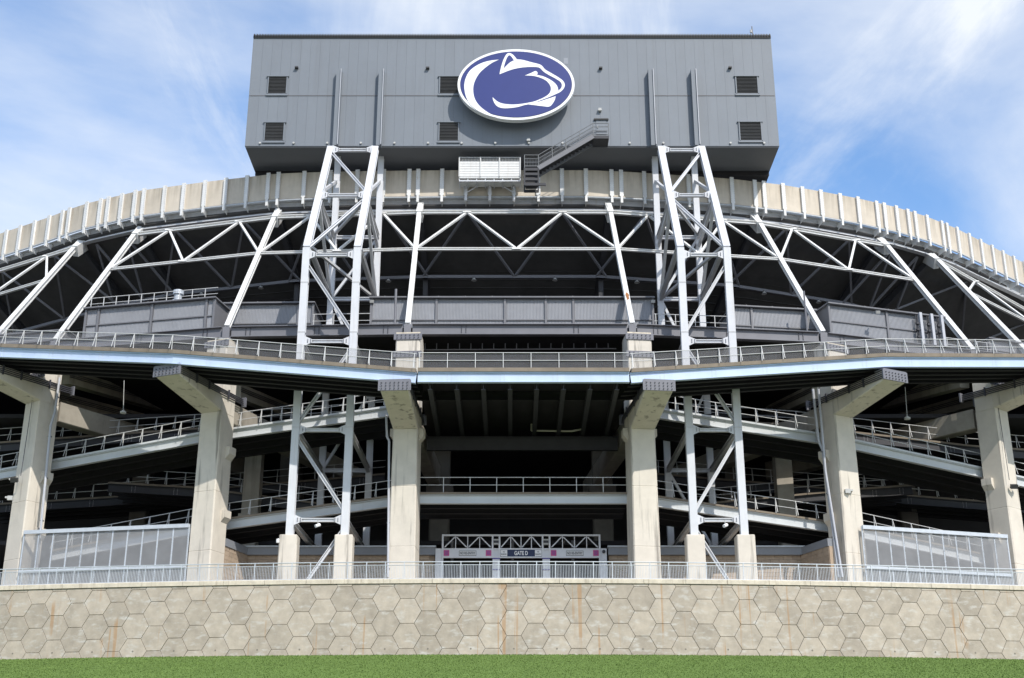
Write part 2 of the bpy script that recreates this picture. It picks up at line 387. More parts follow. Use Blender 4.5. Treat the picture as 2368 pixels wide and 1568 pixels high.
# ================================================================== scoreboard
YS = 95.6
SL, SR = at(567.5, 339, YS).x, at(1801, 338, YS).x
SZ0, SZ1 = at(1184, 339, YS).z, at(1184, 88, YS).z
SZM = at(1184, 221, YS).z
sb = thing('scoreboard', (0, YS + 3, SZ0), 'huge grey panelled scoreboard raised on two steel towers above the stand', 'scoreboard')
YB = 101.4
b = MB(); b.box(((SL + SR) / 2, (YS + .08 + YB) / 2, (SZ0 + SZ1) / 2 + .05), (SR - SL - .02, YB - YS - .08, SZ1 - SZ0 - .1)); b.build('core', 'panel_dark', sb)
b = MB(); b.box(((SL + SR) / 2, (YS + 99.75) / 2 + .02, SZ0 - .0), (SR - SL, 99.75 - YS, .12)); b.build('soffit', 'panel_dark', sb)
zf = at(1184, 405, 99.8).z
b = MB(); b.box(((SL + SR) / 2, 100.6, (zf + SZ0) / 2), (SR - SL - .1, 1.6, SZ0 - zf)); b.build('lower_cabinet', 'dark', sb)
npan = 54; pw = (SR - SL) / npan
pm1 = MB().box((0, 0, 0), (pw - .008, .07, SZ1 - SZM - .03)).mesh('cladding_panel', 'panel')
pm2 = MB().box((0, 0, 0), (pw - .008, .07, SZM - SZ0 - .03)).mesh('cladding_panel', 'panel')
for i in range(npan):
    x = SL + pw * (i + .5)
    inst(pm1, 'cladding_panel', sb, (x, YS + .035 + random.uniform(0, .004), (SZ1 + SZM) / 2))
    inst(pm2, 'cladding_panel', sb, (x, YS + .035 + random.uniform(0, .004), (SZ0 + SZM) / 2))
MB().box(((SL + SR) / 2, YS - .01, SZM), (SR - SL, .05, .06)).build('seam_flashing', 'corr_trim', sb)
MB().box(((SL + SR) / 2, YS - .015, SZ0 + .08), (SR - SL + .02, .05, .10)).build('bottom_flashing', 'panel', sb)
# ribbed roof edge
b = MB(); n = 190; w = (SR - SL + .1) / n
b.box(((SL + SR) / 2, (YS + YB) / 2, SZ1 + .06), (SR - SL + .1, YB - YS + .2, .14))
for i in range(n): b.box((SL - .05 + w * (i + .5), YS - .06, SZ1 + .2), (w * .55, .28, .16))
b.box(((SL + SR) / 2, YS + .1, SZ1 + .19), (SR - SL + .1, .3, .12))
b.build('roof_edge', 'louver', sb)
for sx in (SL, SR):
    b = MB(); b.box((sx, (YS + YB) / 2, (SZ0 + SZ1) / 2), (.1, YB - YS, SZ1 - SZ0 - .1)); b.build('end_cladding', 'panel', sb)
def louver(x0, x1, y0, y1):
    a, c = at(x0, y1, YS), at(x1, y0, YS); cx_, cz = (a.x + c.x) / 2, (a.z + c.z) / 2; w, h = c.x - a.x, c.z - a.z
    f = MB().box((cx_, YS - .012, cz), (w, .04, h)).build('louver_vent', 'louver', sb)
    fr = MB()
    for sg in (-1, 1): fr.box((cx_ + sg * (w / 2 + .03), YS - .05, cz), (.09, .13, h + .15))
    fr.box((cx_, YS - .07, cz + h / 2 + .06), (w + .34, .17, .09)); fr.box((cx_, YS - .05, cz - h / 2 - .12), (w + .3, .13, .18))
    fr.build('frame', 'panel', f)
    ns = 12
    sm = MB().box((0, 0, 0), (w, .02, h / ns * .5), rot=Matrix.Rotation(R(-40), 3, 'X')).mesh('slat', 'slat')
    for i in range(ns): inst(sm, 'slat', f, (cx_, YS - .07, cz - h / 2 + h * (i + .55) / ns))
for r_ in ((619.5, 664, 179, 217), (1017, 1061, 179, 217), (611.5, 657.5, 285.5, 326), (1015.5, 1060, 285, 326), (1704, 1750, 178.5, 216.5), (1712, 1758.5, 284, 325)): louver(*r_)
# posts that run up the face above the tower legs
for x in (775.5, 875.5, 1511, 1612):
    a = at(x, 339, YS - .3); c = at(x, 163, YS - .3); xx = a.x + (.0)
    zc_ = (a.z + c.z) / 2; hh_ = c.z - a.z
    p = MB(); p.box((xx - .02, YS - .3, zc_), (.36, .54, hh_)); p.box((xx + .2, YS - .34, zc_), (.06, .62, hh_ - .04))
    fp = p.build('face_post', 'panel', sb); MB().box((xx + .2, YS - .66, zc_), (.06, .02, hh_ - .1)).build('bright_edge', 'pipe', fp)
for x, y in ((686, 157), (989, 158), (1389, 158), (1688, 157)):
    p = at(x, y, YS - .1); MB().box((p.x, YS - .14, p.z), (.28, .28, .12)).build('wall_lamp', 'louver', sb)
bolt_m = MB().tube([(0, .0, 0), (0, -.16, 0)], .09, 8).mesh('end_cap', 'lamp')
for i in range(16):
    x = SL + 1.2 + i * (SR - SL - 2.4) / 15; inst(bolt_m, 'end_cap', sb, (x, YS, SZ0 + .28))
for i in range(26):
    x = SL + 1.5 + i * (SR - SL - 3) / 25; inst(bolt_m, 'end_cap', sb, (x, 99.8, at(1184, 390, 99.8).z))
a = at(1378, 279, YS); c = at(1403, 311, YS)
dr = MB().box(((a.x + c.x) / 2, YS - .02, (a.z + c.z) / 2), (c.x - a.x, .06, a.z - c.z)).build('door', 'panel', sb)
MB().box(((a.x + c.x) / 2, YS - .06, a.z + .08), (c.x - a.x + .34, .2, .12)).build('door_hood', 'louver', dr)
MB().box((a.x + .12, YS - .08, (a.z + c.z) / 2), (.05, .08, .18)).build('handle', 'lamp', dr)
for x, y in ((1387, 256), (1222, 326)):
    p = at(x, y, YS); MB().box((p.x, YS - .12, p.z), (.24, .24, .26)).box((p.x, YS - .2, p.z - .05), (.3, .12, .1)).build('wall_lamp', 'lamp', sb)
p = at(1308.5, 141, YS); MB().box((p.x, YS - .006, p.z), (.36, .012, .58)).build('patch_plate', 'fascia', sb)
p = at(1741, 82, YS + .6)
an = thing('roof_mast', (p.x, YS + .6, SZ1 + .1), 'thin mast with small camera on the scoreboard roof', 'mast')
MB().tube([(p.x, YS + .6, SZ1 + .1), (p.x - .03, YS + .6, SZ1 + 1.55)], .05).build('pole', 'dkgrey', an)
MB().tube([(p.x, YS + .6, SZ1 + 1.1), (p.x - .16, YS + .5, SZ1 + 1.12)], .025).build('arm', 'dkgrey', an)
MB().tube([(p.x - .16, YS + .5, SZ1 + .85), (p.x - .16, YS + .5, SZ1 + 1.13)], .09, 8).build('camera_dome', 'lamp', an)

# ------------------------------------------------------------------ oval emblem sign
YE = YS - 1.45
def ez(x, y): return at((1100 + x / 3.824) / 1.0811, (90 + y / 3.824) / 1.0811, YE)      # sign face survey
eL, eR, eT, eBm = ez(168, 468), ez(1287, 468), ez(728, 127), ez(728, 802)
ec = Vector(((eL.x + eR.x) / 2, YE, (eT.z + eBm.z) / 2)); ea, eb = (eR.x - eL.x) / 2, (eT.z - eBm.z) / 2
em = thing('emblem_sign', (ec.x, YE, eBm.z), 'big oval blue sign with white big cat head emblem on the scoreboard face', 'sign')
def oval(a, c, y, n=96): return [Vector((ec.x + a * math.cos(2 * math.pi * i / n), y, ec.z + c * math.sin(2 * math.pi * i / n))) for i in range(n)]
MB().poly(oval(ea, eb, YE), (0, .5, 0)).build('rim', 'sign_white', em)
MB().poly(oval(ea - .21, eb - .21, YE - .012), (0, .03, 0)).build('keyline', 'sign_edge', em)
MB().poly(oval(ea - .235, eb - .235, YE - .022), (0, .03, 0)).build('blue_field', 'sign_blue', em)
for i, (dx, dz) in enumerate(((-3, -.9), (3, -.9), (-3, .9), (3, .9))):
    MB().box((ec.x + dx, YE + 1.0, ec.z + dz), (.14, 1.0, .14)).build('standoff', 'dkgrey', em)
def smooth(pts, corners, n=5):
    o = []; m = len(pts)
    for i in range(m):
        p0, p1, p2, p3 = pts[i - 1], pts[i], pts[(i + 1) % m], pts[(i + 2) % m]
        if i in corners: p0 = p1
        if (i + 1) % m in corners: p3 = p2
        for k in range(n):
            t = k / n
            o.append(tuple(.5 * (2 * p1[j] + (p2[j] - p0[j]) * t + (2 * p0[j] - 5 * p1[j] + 4 * p2[j] - p3[j]) * t * t + (3 * p1[j] - p0[j] - 3 * p2[j] + p3[j]) * t ** 3) for j in (0, 1)))
    return o
def mark(name, pts, corners, m='sign_white', y=-.04, edge=True):
    pl = smooth(pts, corners)
    P = [ez(*p) for p in pl]
    MB().poly([Vector((p.x, YE + y, p.z)) for p in P], (0, .02, 0)).build(name, m, em)
A = [(563, 228), (480, 238), (400, 260), (330, 297), (277, 345), (245, 408), (232, 470), (236, 530), (250, 585), (272, 634), (300, 668), (350, 708), (410, 740), (475, 765), (548, 783), (520, 766), (460, 733), (400, 690), (355, 641), (329, 590), (318, 530), (322, 470), (344, 410), (384, 350), (440, 300), (500, 258)]
mark('neck_crescent', A, {0, 9, 14})
Bp = [(569, 368), (580, 315), (597, 255), (616, 208), (637, 176), (661, 165), (690, 175), (716, 201), (736, 226), (790, 231), (865, 251), (950, 273), (980, 293), (1006, 323), (1062, 356), (1130, 396), (1177, 432), (1193, 470), (1182, 504), (1152, 535), (1110, 557), (1131, 526), (1157, 501), (1165, 470), (1150, 440), (1104, 409), (1030, 369), (988, 341), (962, 314), (938, 302), (880, 298), (800, 302), (720, 315), (650, 336), (605, 354)]
mark('head_outline', Bp, {0, 8, 20, 21})
mark('ear_hollow', [(609, 314), (619, 268), (638, 216), (655, 191), (672, 190), (692, 212), (707, 236), (672, 253), (640, 281)], {0, 6}, 'sign_blue', -.045)
Cp = [(812, 380), (868, 357), (908, 338), (926, 343), (933, 358), (927, 374), (985, 388), (1045, 415), (1095, 450), (1122, 485), (1131, 524), (1112, 556), (1040, 588), (960, 618), (900, 642), (842, 657), (800, 665), (740, 682), (660, 692), (600, 692), (555, 679), (525, 651), (508, 615), (503, 588), (525, 609), (555, 631), (600, 648), (680, 657), (760, 653), (840, 641), (900, 628), (960, 605), (1015, 577), (1048, 547), (1060, 510), (1050, 470), (1015, 430), (960, 402), (890, 384)]
mark('muzzle', Cp, {0, 5, 10, 11, 15, 23}, y=-.042)
mark('chin', [(840, 656), (935, 633), (1020, 606), (1106, 578), (1096, 615), (1069, 658), (1040, 678), (985, 674), (905, 664)], {0, 3}, y=-.041)

# ------------------------------------------------------------------ access stair on the face
YA = YS - 1.35
st = thing('access_stair', (at(1300, 380, YA).x, YA, at(1300, 400, YA).z), 'dark grey steel stair climbing to the scoreboard door', 'stair')
t0, t1 = at(1372, 314, YA), at(1408, 314, YA); l0, l1 = at(1213, 388, YA), at(1245, 388, YA)
for y in (YA, YS - .1):
    b = MB(); b.beam((l1.x, y, l1.z - .05), (t0.x, y, t0.z - .05), .08, .36); b.build('stringer', 'corr_trim', st)
nst = 15
for i in range(nst):
    p = lerp(l1, t0, (i + .5) / nst); MB().box((p.x, (YA + YS) / 2 - .05, p.z + .02), (.34, 1.1, .05)).build('tread', 'dark2', st)
MB().box(((t0.x + t1.x) / 2, (YA + YS) / 2, t0.z - .12), (t1.x - t0.x, YS - YA, .25)).build('upper_landing', 'dark2', st)
MB().box(((l0.x + l1.x) / 2, (YA + YS) / 2, l0.z - .12), (l1.x - l0.x + .1, YS - YA, .25)).build('lower_landing', 'dark2', st)
b = MB(); lo = at(1230, 428, YA).z
for x in (l0.x, l1.x):
    for y in (YA + .05, YS - .1): b.box((x, y, (l0.z + lo) / 2), (.12, .12, l0.z - lo))
for z in (.35, .65, .95): 
    zc_ = l0.z + (lo - l0.z) * z; b.beam((l0.x, YA + .05, zc_), (l1.x + (.6 if z > .9 else 0), YA + .05, zc_), .1, .22); b.beam((l0.x, YS - .1, zc_), (l1.x, YS - .1, zc_), .1, .22)
b.box(((l0.x + l1.x) / 2, (YA + YS) / 2, (l0.z + lo) / 2), (l1.x - l0.x - .2, .6, (l0.z - lo) * .8))
b.build('hanger_frame', 'dark2', st)
b = MB(); H = 1.15
for y in (YA, YS - .12):
    for k in (1, .72): b.tube([Vector((l0.x, y, l0.z + H * k)), Vector((l1.x, y, l1.z + H * k)), Vector((t0.x, y, t0.z + H * k)), Vector((t1.x, y, t1.z + H * k))], .03)
    for k in (.12,): b.tube([Vector((l0.x, y, l0.z + H * k)), Vector((l1.x, y, l1.z + H * k)), Vector((t0.x, y, t0.z + H * k)), Vector((t1.x, y, t1.z + H * k))], .02)
b.build('handrail', 'stair_rail', st)
for i in range(5):
    p = lerp(l1, t0, i / 4); MB().tube([(p.x, YA, p.z), (p.x, YA, p.z + H)], .035).build('post', 'stair_rail', st)
for p in (l0, t1): MB().tube([(p.x, YA, p.z), (p.x, YA, p.z + H)], .035).build('post', 'stair_rail', st)
b = MB()
for i in range(46): p = lerp(l1, t0, i / 45); b.tube([(p.x, YA, p.z + .1), (p.x, YA, p.z + H * .72)], .014, 4)
for i in range(10): p = lerp(l0, l1, i / 9); b.tube([(p.x, YA, p.z + .1), (p.x, YA, p.z + H * .72)], .014, 4)
b.build('balusters', 'stair_rail', st, kind='stuff')

# ------------------------------------------------------------------ white service platform below the scoreboard
YP = 96.3
sp = thing('service_platform', (at(1133, 410, YP).x, YP, at(1133, 412, YP).z), 'white slatted service platform hanging under the emblem sign', 'platform')
q0, q1 = at(1062, 409, YP), at(1203, 409, YP); zt = at(1133, 374, YP).z; zr = at(1133, 364, YP).z
MB().box(((q0.x + q1.x) / 2, YP + .8, q0.z - .06), (q1.x - q0.x, 1.6, .1)).build('floor', 'white', sp)
nsl = 9
for i in range(nsl):
    z = q0.z + (zt - q0.z) * (i + .5) / nsl; MB().box(((q0.x + q1.x) / 2, YP, z), (q1.x - q0.x, .05, (zt - q0.z) / nsl * .86), rot=Matrix.Rotation(R(-10), 3, 'X')).build('slat', 'white', sp)
for x in (1062, 1111, 1155, 1203): MB().box((at(x, 390, YP).x, YP - .05, (q0.z + zr) / 2), (.09, .08, zr - q0.z)).build('post', 'rail', sp)
b = MB(); b.tube([Vector((q0.x, YP, zr)), Vector((q1.x, YP, zr))], .035); b.tube([Vector((q0.x, YP, zt)), Vector((q1.x, YP, zt))], .035); b.build('handrail', 'rail', sp)
b = MB()
for i in range(42): x = q0.x + (q1.x - q0.x) * i / 41; b.tube([(x, YP, zt), (x, YP, zr)], .013, 4)
b.build('balusters', 'rail', sp, kind='stuff')
w0, w1 = at(1065, 364, YP + .9), at(1203, 346, YP + .9)
MB().box(((w0.x + w1.x) / 2, YP + .95, (q0.z + min(w1.z, SZ0 - .1)) / 2), (w1.x - w0.x, .1, min(w1.z, SZ0 - .1) - q0.z - .1)).build('back_panel', 'fascia', sp)
for x in (1078, 1133, 1188.5):
    a = at(x, 411, YP + 1.4); c = at(x, 464, YP + 1.4)
    MB().box((a.x, YP + 1.4, (a.z + c.z) / 2), (.2, .16, a.z - c.z)).build('hanger', 'tower', sp)
b = MB(); a = at(1133, 413, YP + 1.35)
for x in (1080, 1187): b.beam(a, at(x, 445, YP + 1.35), .08, .08)
b.build('cross_brace', 'tower', sp)
b = MB()
for i in range(8): x = q0.x + (q1.x - q0.x) * i / 7; b.box((x, YP + .8, q0.z - .2), (.07, 1.5, .18))
b.box(((q0.x + q1.x) / 2, YP + .06, q0.z - .34), (q1.x - q0.x, .06, .1)); b.build('floor_joists', 'tower', sp)

# ================================================================== top ring of the stand
TOP = [(-320, 668), (-150, 594), (0, 540), (103, 506), (189, 473), (322, 441), (484, 419.5), (623, 403.5), (652, 401), (747, 397.5), (888, 395), (1057, 393.6), (1361, 393.6), (1441, 396.6), (1597, 407), (1686, 413), (1804, 426.6), (1895.6, 442), (1981, 458), (2067, 477.7), (2137, 498.4), (2211, 528), (2264, 555), (2367, 607.6), (2480, 672), (2640, 770)]
def top_y(x):
    for (a, ya), (c, yc) in zip(TOP, TOP[1:]):
        if a <= x <= c: return ya + (yc - ya) * (x - a) / (c - a)
YR = 98.2; ZR = at(1184, 393.6, YR).z; ZP = at(1184, 453, YR).z; ZG = at(1184, 476, YR).z
ring = [atz(x, y, ZR) for x, y in TOP]
def ringp(x): return atz(x, top_y(x), ZR)
ribs = [-290, -262, -215, -170, -125, -80, -40, -14, 18, 50, 83, 117, 148, 164, 204, 236, 254, 285, 316, 336, 384, 428, 477, 525, 574, 623, 646, 705.5, 766, 828, 888.5, 947.5, 968, 1023, 1078, 1133, 1188.5, 1244.6, 1299, 1354, 1413, 1435, 1488, 1538, 1590, 1638, 1690, 1743, 1764, 1808, 1852.7, 1895.5, 1939.8, 1981, 2024, 2041.6, 2069.6, 2096, 2112.4, 2140.4, 2174.4, 2186.2, 2210, 2238, 2264.5, 2291, 2316, 2341, 2365, 2390, 2415, 2440, 2470, 2500, 2540, 2600]
pr = thing('stadium_parapet', ringp(1184) - Vector((0, 0, ZR - ZP)), 'curved beige concrete parapet with white steel ribs crowning the stand', 'parapet')
RP = [ringp(x) for x in ribs]
for a, c in zip(RP, RP[1:]):
    n = inward(a, c); a1 = a + (c - a).normalized() * .02; c1 = c - (c - a).normalized() * .02
    dz = Vector((0, 0, ZP - ZR))
    b = MB(); b.strip([[p, p + n * .22, p + n * .22 + dz, p + dz] for p in (a1, c1)]); b.build('parapet_panel', 'parapet', pr)
rib_m = MB().box((0, -.09, (ZP - ZR) / 2 + .03), (.28, .17, ZR - ZP + .06)).box((0, -.19, (ZP - ZR) / 2 + .03), (.35, .03, ZR - ZP + .06)).box((0, -.12, ZP - ZR - .3), (.2, .18, .62)).mesh('rib', 'white')
brk_m = MB().poly([(-.02, -.05, ZP - ZR - .18), (-.02, .75, ZP - ZR - .18), (-.02, .75, ZP - ZR - .8), (-.02, .2, ZP - ZR - .62), (-.02, -.05, ZP - ZR - .62)], (.04, 0, 0)).mesh('bracket', 'white')
rivet_m = MB()
for i in range(13):
    for sx in (-.14, .14): rivet_m.box((sx, -.21, -.1 - i * .17), (.04, .03, .05))
rivet_m = rivet_m.mesh('bolt_row', 'tower_dark')
for i, p in enumerate(RP):
    a = RP[max(i - 1, 0)]; c = RP[min(i + 1, len(RP) - 1)]; d = c - a; rz = math.atan2(d.y, d.x)
    o = inst(rib_m, 'rib', pr, p, rz); inst(brk_m, 'bracket', pr, p, rz)
    r_ = bpy.data.objects.new('bolt_row', rivet_m); COL.objects.link(r_); r_.parent = o; r_['kind'] = 'stuff'
up = Vector((0, 0, 1))
pipe = [p + up * (ZP - ZR - .14) for p in offs(RP, -.06)]
for i in range(0, len(pipe) - 1, 5): MB().tube(pipe[i:i + 6], .075, 8).build('edge_pipe', 'galv', pr)
gp = [p + up * ((ZP + ZG) / 2 - ZR - .05) for p in offs(RP, .75)]
for i, (a, c) in enumerate(zip(gp, gp[1:])):
    b = MB(); b.ibeam(a, c, .5, ZP - ZG + .25, .07); b.build('ring_girder', 'tower', pr)

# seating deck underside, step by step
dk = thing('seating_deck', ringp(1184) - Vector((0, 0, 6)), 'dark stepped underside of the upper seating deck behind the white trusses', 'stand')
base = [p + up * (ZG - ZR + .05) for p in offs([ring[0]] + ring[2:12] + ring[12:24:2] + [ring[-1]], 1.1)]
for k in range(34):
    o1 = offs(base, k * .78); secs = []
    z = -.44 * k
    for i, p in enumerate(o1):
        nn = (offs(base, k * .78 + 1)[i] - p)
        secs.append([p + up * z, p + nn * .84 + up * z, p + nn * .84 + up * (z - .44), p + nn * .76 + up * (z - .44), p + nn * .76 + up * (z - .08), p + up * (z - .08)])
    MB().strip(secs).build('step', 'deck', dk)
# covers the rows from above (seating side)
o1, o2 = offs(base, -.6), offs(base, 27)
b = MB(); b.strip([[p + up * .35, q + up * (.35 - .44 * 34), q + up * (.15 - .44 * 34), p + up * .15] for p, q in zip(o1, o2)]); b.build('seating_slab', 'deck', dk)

# ================================================================== raking struts, trusses between
ZS = 33.82
ST = [('L5', (-330, 890), (-60, 636)), ('L4', (-30, 803), (183, 562)), ('L3', (128, 789), (322, 530)), ('L2', (525, 757), (641, 490)), ('L1', (943, 751), (971, 478)),
      ('R1', (1462, 751), (1409, 478)), ('R2', (1903, 770), (1749, 504)), ('R3', (2250, 812), (2040, 556)), ('R4', (2385, 826), (2157, 592)), ('R5', (2650, 925), (2470, 770))]
ZK = at(1184, 478, YR).z
feet = [atz(*f, ZS) for _, f, _ in ST]; heads = [atz(*h, ZK) for _, _, h in ST]
names = ['outermost white raking strut left of the picture edge', 'white raking strut rising from the left edge of the picture', 'white raking strut left of the shed with the roof railing', 'white raking strut between the left sheds and the left tower',
         'white raking strut just right of the left tower', 'white raking strut just left of the right tower, rust patch low down', 'white raking strut right of the right tower', 'white raking strut in front of the shed with vertical ducts', 'white raking strut ending at the right picture edge', 'outermost white raking strut right of the picture edge']
for i, (f, h) in enumerate(zip(feet, heads)):
    if i in (0, 9): continue
    t = thing('raking_strut', f, names[i], 'strut', 'raking struts under the parapet')
    d = (h - f).normalized()
    side = Vector((1, 0, 0)); upn = side.cross(d)
    b = MB(); b.ibeam(f, h + d * .3, .36, .40, .08, up=(d.cross(Vector((1, 0, 0))))); b.beam(f, h + d * .3, .28, .26, d.cross(Vector((1, 0, 0)))); b.build('shaft', 'white', t)
    if i == 5:
        q = lerp(f, h, .2); nz = d.cross(Vector((1, 0, 0))).normalized(); nz = -nz if nz.y > 0 else nz; sx = d.cross(nz)
        MB().poly([q + nz * .203 + d * a_ + sx * c_ for a_, c_ in ((-.55, -.05), (-.4, .12), (-.1, .1), (.1, .16), (.45, .06), (.5, -.04), (.15, -.12), (-.2, -.08))], nz * .008).build('rust_patch', 'rust', t)
    n = inward(heads[max(i - 1, 0)], heads[min(i + 1, 9)])
    b = MB(); b.beam(h - d * 1.5 + n * .25, h + n * .9 + up * .35, .5, 1.0, d.cross(Vector((1, 0, 0)))); b.build('head_gusset', 'white', t)
    b = MB(); b.box(f + Vector((0, 0, -.45)), (.5, .5, .8)); b.box(f + Vector((0, -.1, -1.0)), (.8, .7, .14)); b.build('foot_shoe', 'dkgrey', t)
# dark rakers below the deck
for i, h in enumerate(heads):
    n = inward(heads[max(i - 1, 0)], heads[min(i + 1, 9)])
    a = h + n * .8 + up * -.5; c = h + n * 25 + up * (-.5 - 13.8)
    t = MB(); t.ibeam(a, c, .45, .8, .08); t.build('raker_beam', 'dark2', dk)
    b = MB(); e = h + n * 5.8 + up * -4.0; b.beam(e, Vector((e.x, e.y + 1.0, ZS)), .4, .4, (0, 1, 0)); b.build('deck_post', 'dark2', dk)
bay_names = {0: 'white truss at the far left edge under the parapet', 2: 'white truss between the left shed and the tower, under the parapet', 3: 'white truss behind the left tower', 4: 'white truss in the middle bay under the parapet', 5: 'white truss behind the right tower', 6: 'white truss right of the right tower under the parapet', 8: 'white truss at the far right edge under the parapet'}
for i in bay_names:
    fa, ha, fb, hb = feet[i], heads[i], feet[i + 1], heads[i + 1]
    lo = lambda t: lerp(lerp(fa, ha, .607), lerp(fb, hb, .607), t)
    hi = lambda t: lerp(lerp(fa, ha, .945), lerp(fb, hb, .945), t)
    t = thing('bay_truss', lo(.5), bay_names[i], 'truss', 'white trusses between the raking struts')
    tw = .18
    b = MB(); b.ibeam(hi(0), hi(1), .30, .30, .05); b.build('upper_chord', 'white', t)
    b = MB(); b.ibeam(lo(0), lo(1), .22, .22, .05); b.build('lower_chord', 'white', t)
    for p, q in ((lo(0), hi(.25)), (hi(.25), lo(.5)), (lo(.5), hi(.75)), (hi(.75), lo(1))):
        d = (q - p).normalized(); b = MB(); b.beam(p + d * .2, q - d * .2, tw, .16, (0, -.7, .7)); b.build('diagonal', 'white', t)
    for p in (hi(.25), lo(.5), hi(.75)):
        MB().box(p + Vector((0, -.14, 0)), (.7, .04, .26), rot=Matrix.Rotation(R(-45), 3, 'X')).build('gusset_plate', 'white', t)
# grey inner truss under the deck
for i in range(9):
    n = inward(heads[i], heads[i + 1]); a = heads[i] + n * 5.2 + up * -4.1; c = heads[i + 1] + n * 5.2 + up * -4.1
    it = thing('inner_truss', lerp(a, c, .5), ['left edge', 'left of the strut gap', 'behind the left shed', 'behind the left tower', 'middle bay', 'behind the right tower', 'right of the right tower', 'right strut gap', 'right edge'][i] + ' dark grey inner truss under the seating deck', 'truss', 'dark inner trusses')
    b = MB(); b.beam(a, c, .26, .26); b.build('lower_chord', 'dkgrey', it)
    hi = lambda t: lerp(heads[i], heads[i + 1], t) + n * .4 - up * .3
    for p, q in ((a, hi(.25)), (hi(.25), lerp(a, c, .5)), (lerp(a, c, .5), hi(.75)), (hi(.75), c)):
        MB().beam(p, q, .17, .17).build('diagonal', 'dkgrey', it)
    if i not in (0, 8):
        for f_ in (.28, .72):
            p = lerp(a, c, f_) + Vector((0, -.16, -.22)); lp = thing('bay_light', p, ('left' if f_ < .5 else 'right') + ' small bell light under the inner truss, ' + ['', 'in the gap between the left struts', 'above the left roof railing', 'behind the left tower', 'above the middle shed', 'behind the right tower', 'right of the right tower', 'in the gap between the right struts'][i], 'light', 'bell lights on the inner trusses')
            MB().tube([p + up * .2, p + up * .02], .05).build('stem', 'dkgrey', lp)
            b = MB(); nn = 10; vs = []
            for rr_, zz_ in ((.08, .05), (.16, -.06), (.24, -.16)): vs += [p + Vector((rr_ * math.cos(6.2832 * j / nn), rr_ * math.sin(6.2832 * j / nn), zz_)) for j in range(nn)]
            b.add(vs, [(k * nn + j, k * nn + (j + 1) % nn, (k + 1) * nn + (j + 1) % nn, (k + 1) * nn + j) for k in (0, 1) for j in range(nn)] + [tuple(range(nn))]); b.build('shade', 'lamp', lp)

# ================================================================== grey girder carrying the struts, deck behind
gg = thing('strut_girder', feet[4] - up * .9, 'dark grey steel girder line under the feet of the raking struts', 'girder')
for i in range(9):
    a, c = feet[i] - up * .4, feet[i + 1] - up * .4; d = (c - a).normalized()
    b = MB(); b.ibeam(a + d * .35, c - d * .35, .5, .82, .05); b.build('girder_length', 'dkgrey', gg)
    for f_ in ((.25, .75) if i == 4 else (.12, .5, .88)):
        p = lerp(a, c, f_) - inward(a, c) * .05
        b = MB()
        for sx in (-.16, .16):
            for k in range(6): b.box(p + d * sx + Vector((0, 0, -.28 + k * .11)), (.05, .07, .05), rz=math.atan2(d.y, d.x))
        b.build('splice_bolts', 'bolt', gg, kind='stuff')
    fl = MB().poly([feet[i] + up * -.12 + inward(a, c) * .3, feet[i + 1] + up * -.12 + inward(a, c) * .3, Vector((feet[i + 1].x, 134, ZS - .12)), Vector((feet[i].x, 134, ZS - .12))], (0, 0, -.2))  # deck extended far back to keep sky light out of the interior
    fl.build('deck_slab', 'dark', gg)

# ================================================================== corrugated sheds on that deck
def shed(p0, p1, h, depth, posts, label, group='corrugated sheds on the girder deck', mid=.45):
    d = p1 - p0; ln = d.length; d /= ln; n = inward(p0, p1); rz = math.atan2(d.y, d.x)
    t = thing('equipment_shed', lerp(p0, p1, .5), label, 'shed', group)
    c = (p0 + p1) / 2 + n * (depth / 2 + .1)
    MB().box(c + up * (h / 2), (ln - .06, depth, h - .06), rz).build('body', 'corr_trim', t)
    cuts = [0] + posts + [1]
    for a, e in zip(cuts, cuts[1:]):
        for z0, z1 in ((.04, h * mid - .06), (h * mid + .06, h - .12)):
            x0, x1 = a * ln + .08, e * ln - .08; k = max(4, int((x1 - x0) / .105)); w = (x1 - x0) / k; prof = []
            for j in range(k):
                x = x0 + j * w
                prof += [(x, .05), (x + w * .25, .05), (x + w * .37, .015), (x + w * .88, .015)]
            prof.append((x1, .05)); vs = []; fs = []
            for z in (z0, z1): vs += [p0 + d * x + n * y + up * z for x, y in prof]
            m = len(prof); fs = [(j, j + 1, m + j + 1, m + j) for j in range(m - 1)]
            MB().add(vs, fs).build('corrugated_sheet', 'corr', t)
    for a in cuts: MB().box(p0 + d * (a * ln) - n * .04 + up * (h / 2 - .05), (.16, .14, h - .12), rz).build('upright', 'corr_trim', t)
    MB().box(lerp(p0, p1, .5) - n * .02 + up * (h * mid), (ln - .1, .1, .09), rz).build('belt_trim', 'corr_trim', t)
    MB().box(lerp(p0, p1, .5) + n * (depth / 2 - .05) + up * (h - .03), (ln + .3, depth + .5, .1), rz).build('roof', 'corr_trim', t)
    for j in range(int(ln / 2)): MB().box(p0 + d * (1 + j * 2) - n * .15 + up * (h + .05), (.06, .06, .08), rz).build('roof_clip', 'lamp', t)
    return t
zb_ = ZS + .03
def gp_(x, y, dY=0): p = atz(x, y, zb_); return p + Vector((p.x * dY / p.y, dY, 0))
c0, c1 = gp_(857, 750, 2.9), gp_(1511, 750, 2.9); hh = at(1184, 689, c0.y).z - zb_
shed(c0, c1, hh, 4, [.232, .475, .62, .718], 'long corrugated grey shed in the middle between the towers')
la0, la1 = gp_(500, 757.5, 2.8), gp_(722, 755, 2.8); shed(la0, la1, at(600, 703, la0.y).z - zb_, 3.5, [.85], 'low corrugated grey shed left of the left tower')
lb0, lb1 = gp_(193, 785, .2), gp_(492, 761, .2); hb_ = at(492, 689, lb1.y).z - zb_
shed(lb0, lb1, hb_, 3, [.1, .52, .94], 'corrugated grey shed with a white railing on its roof')
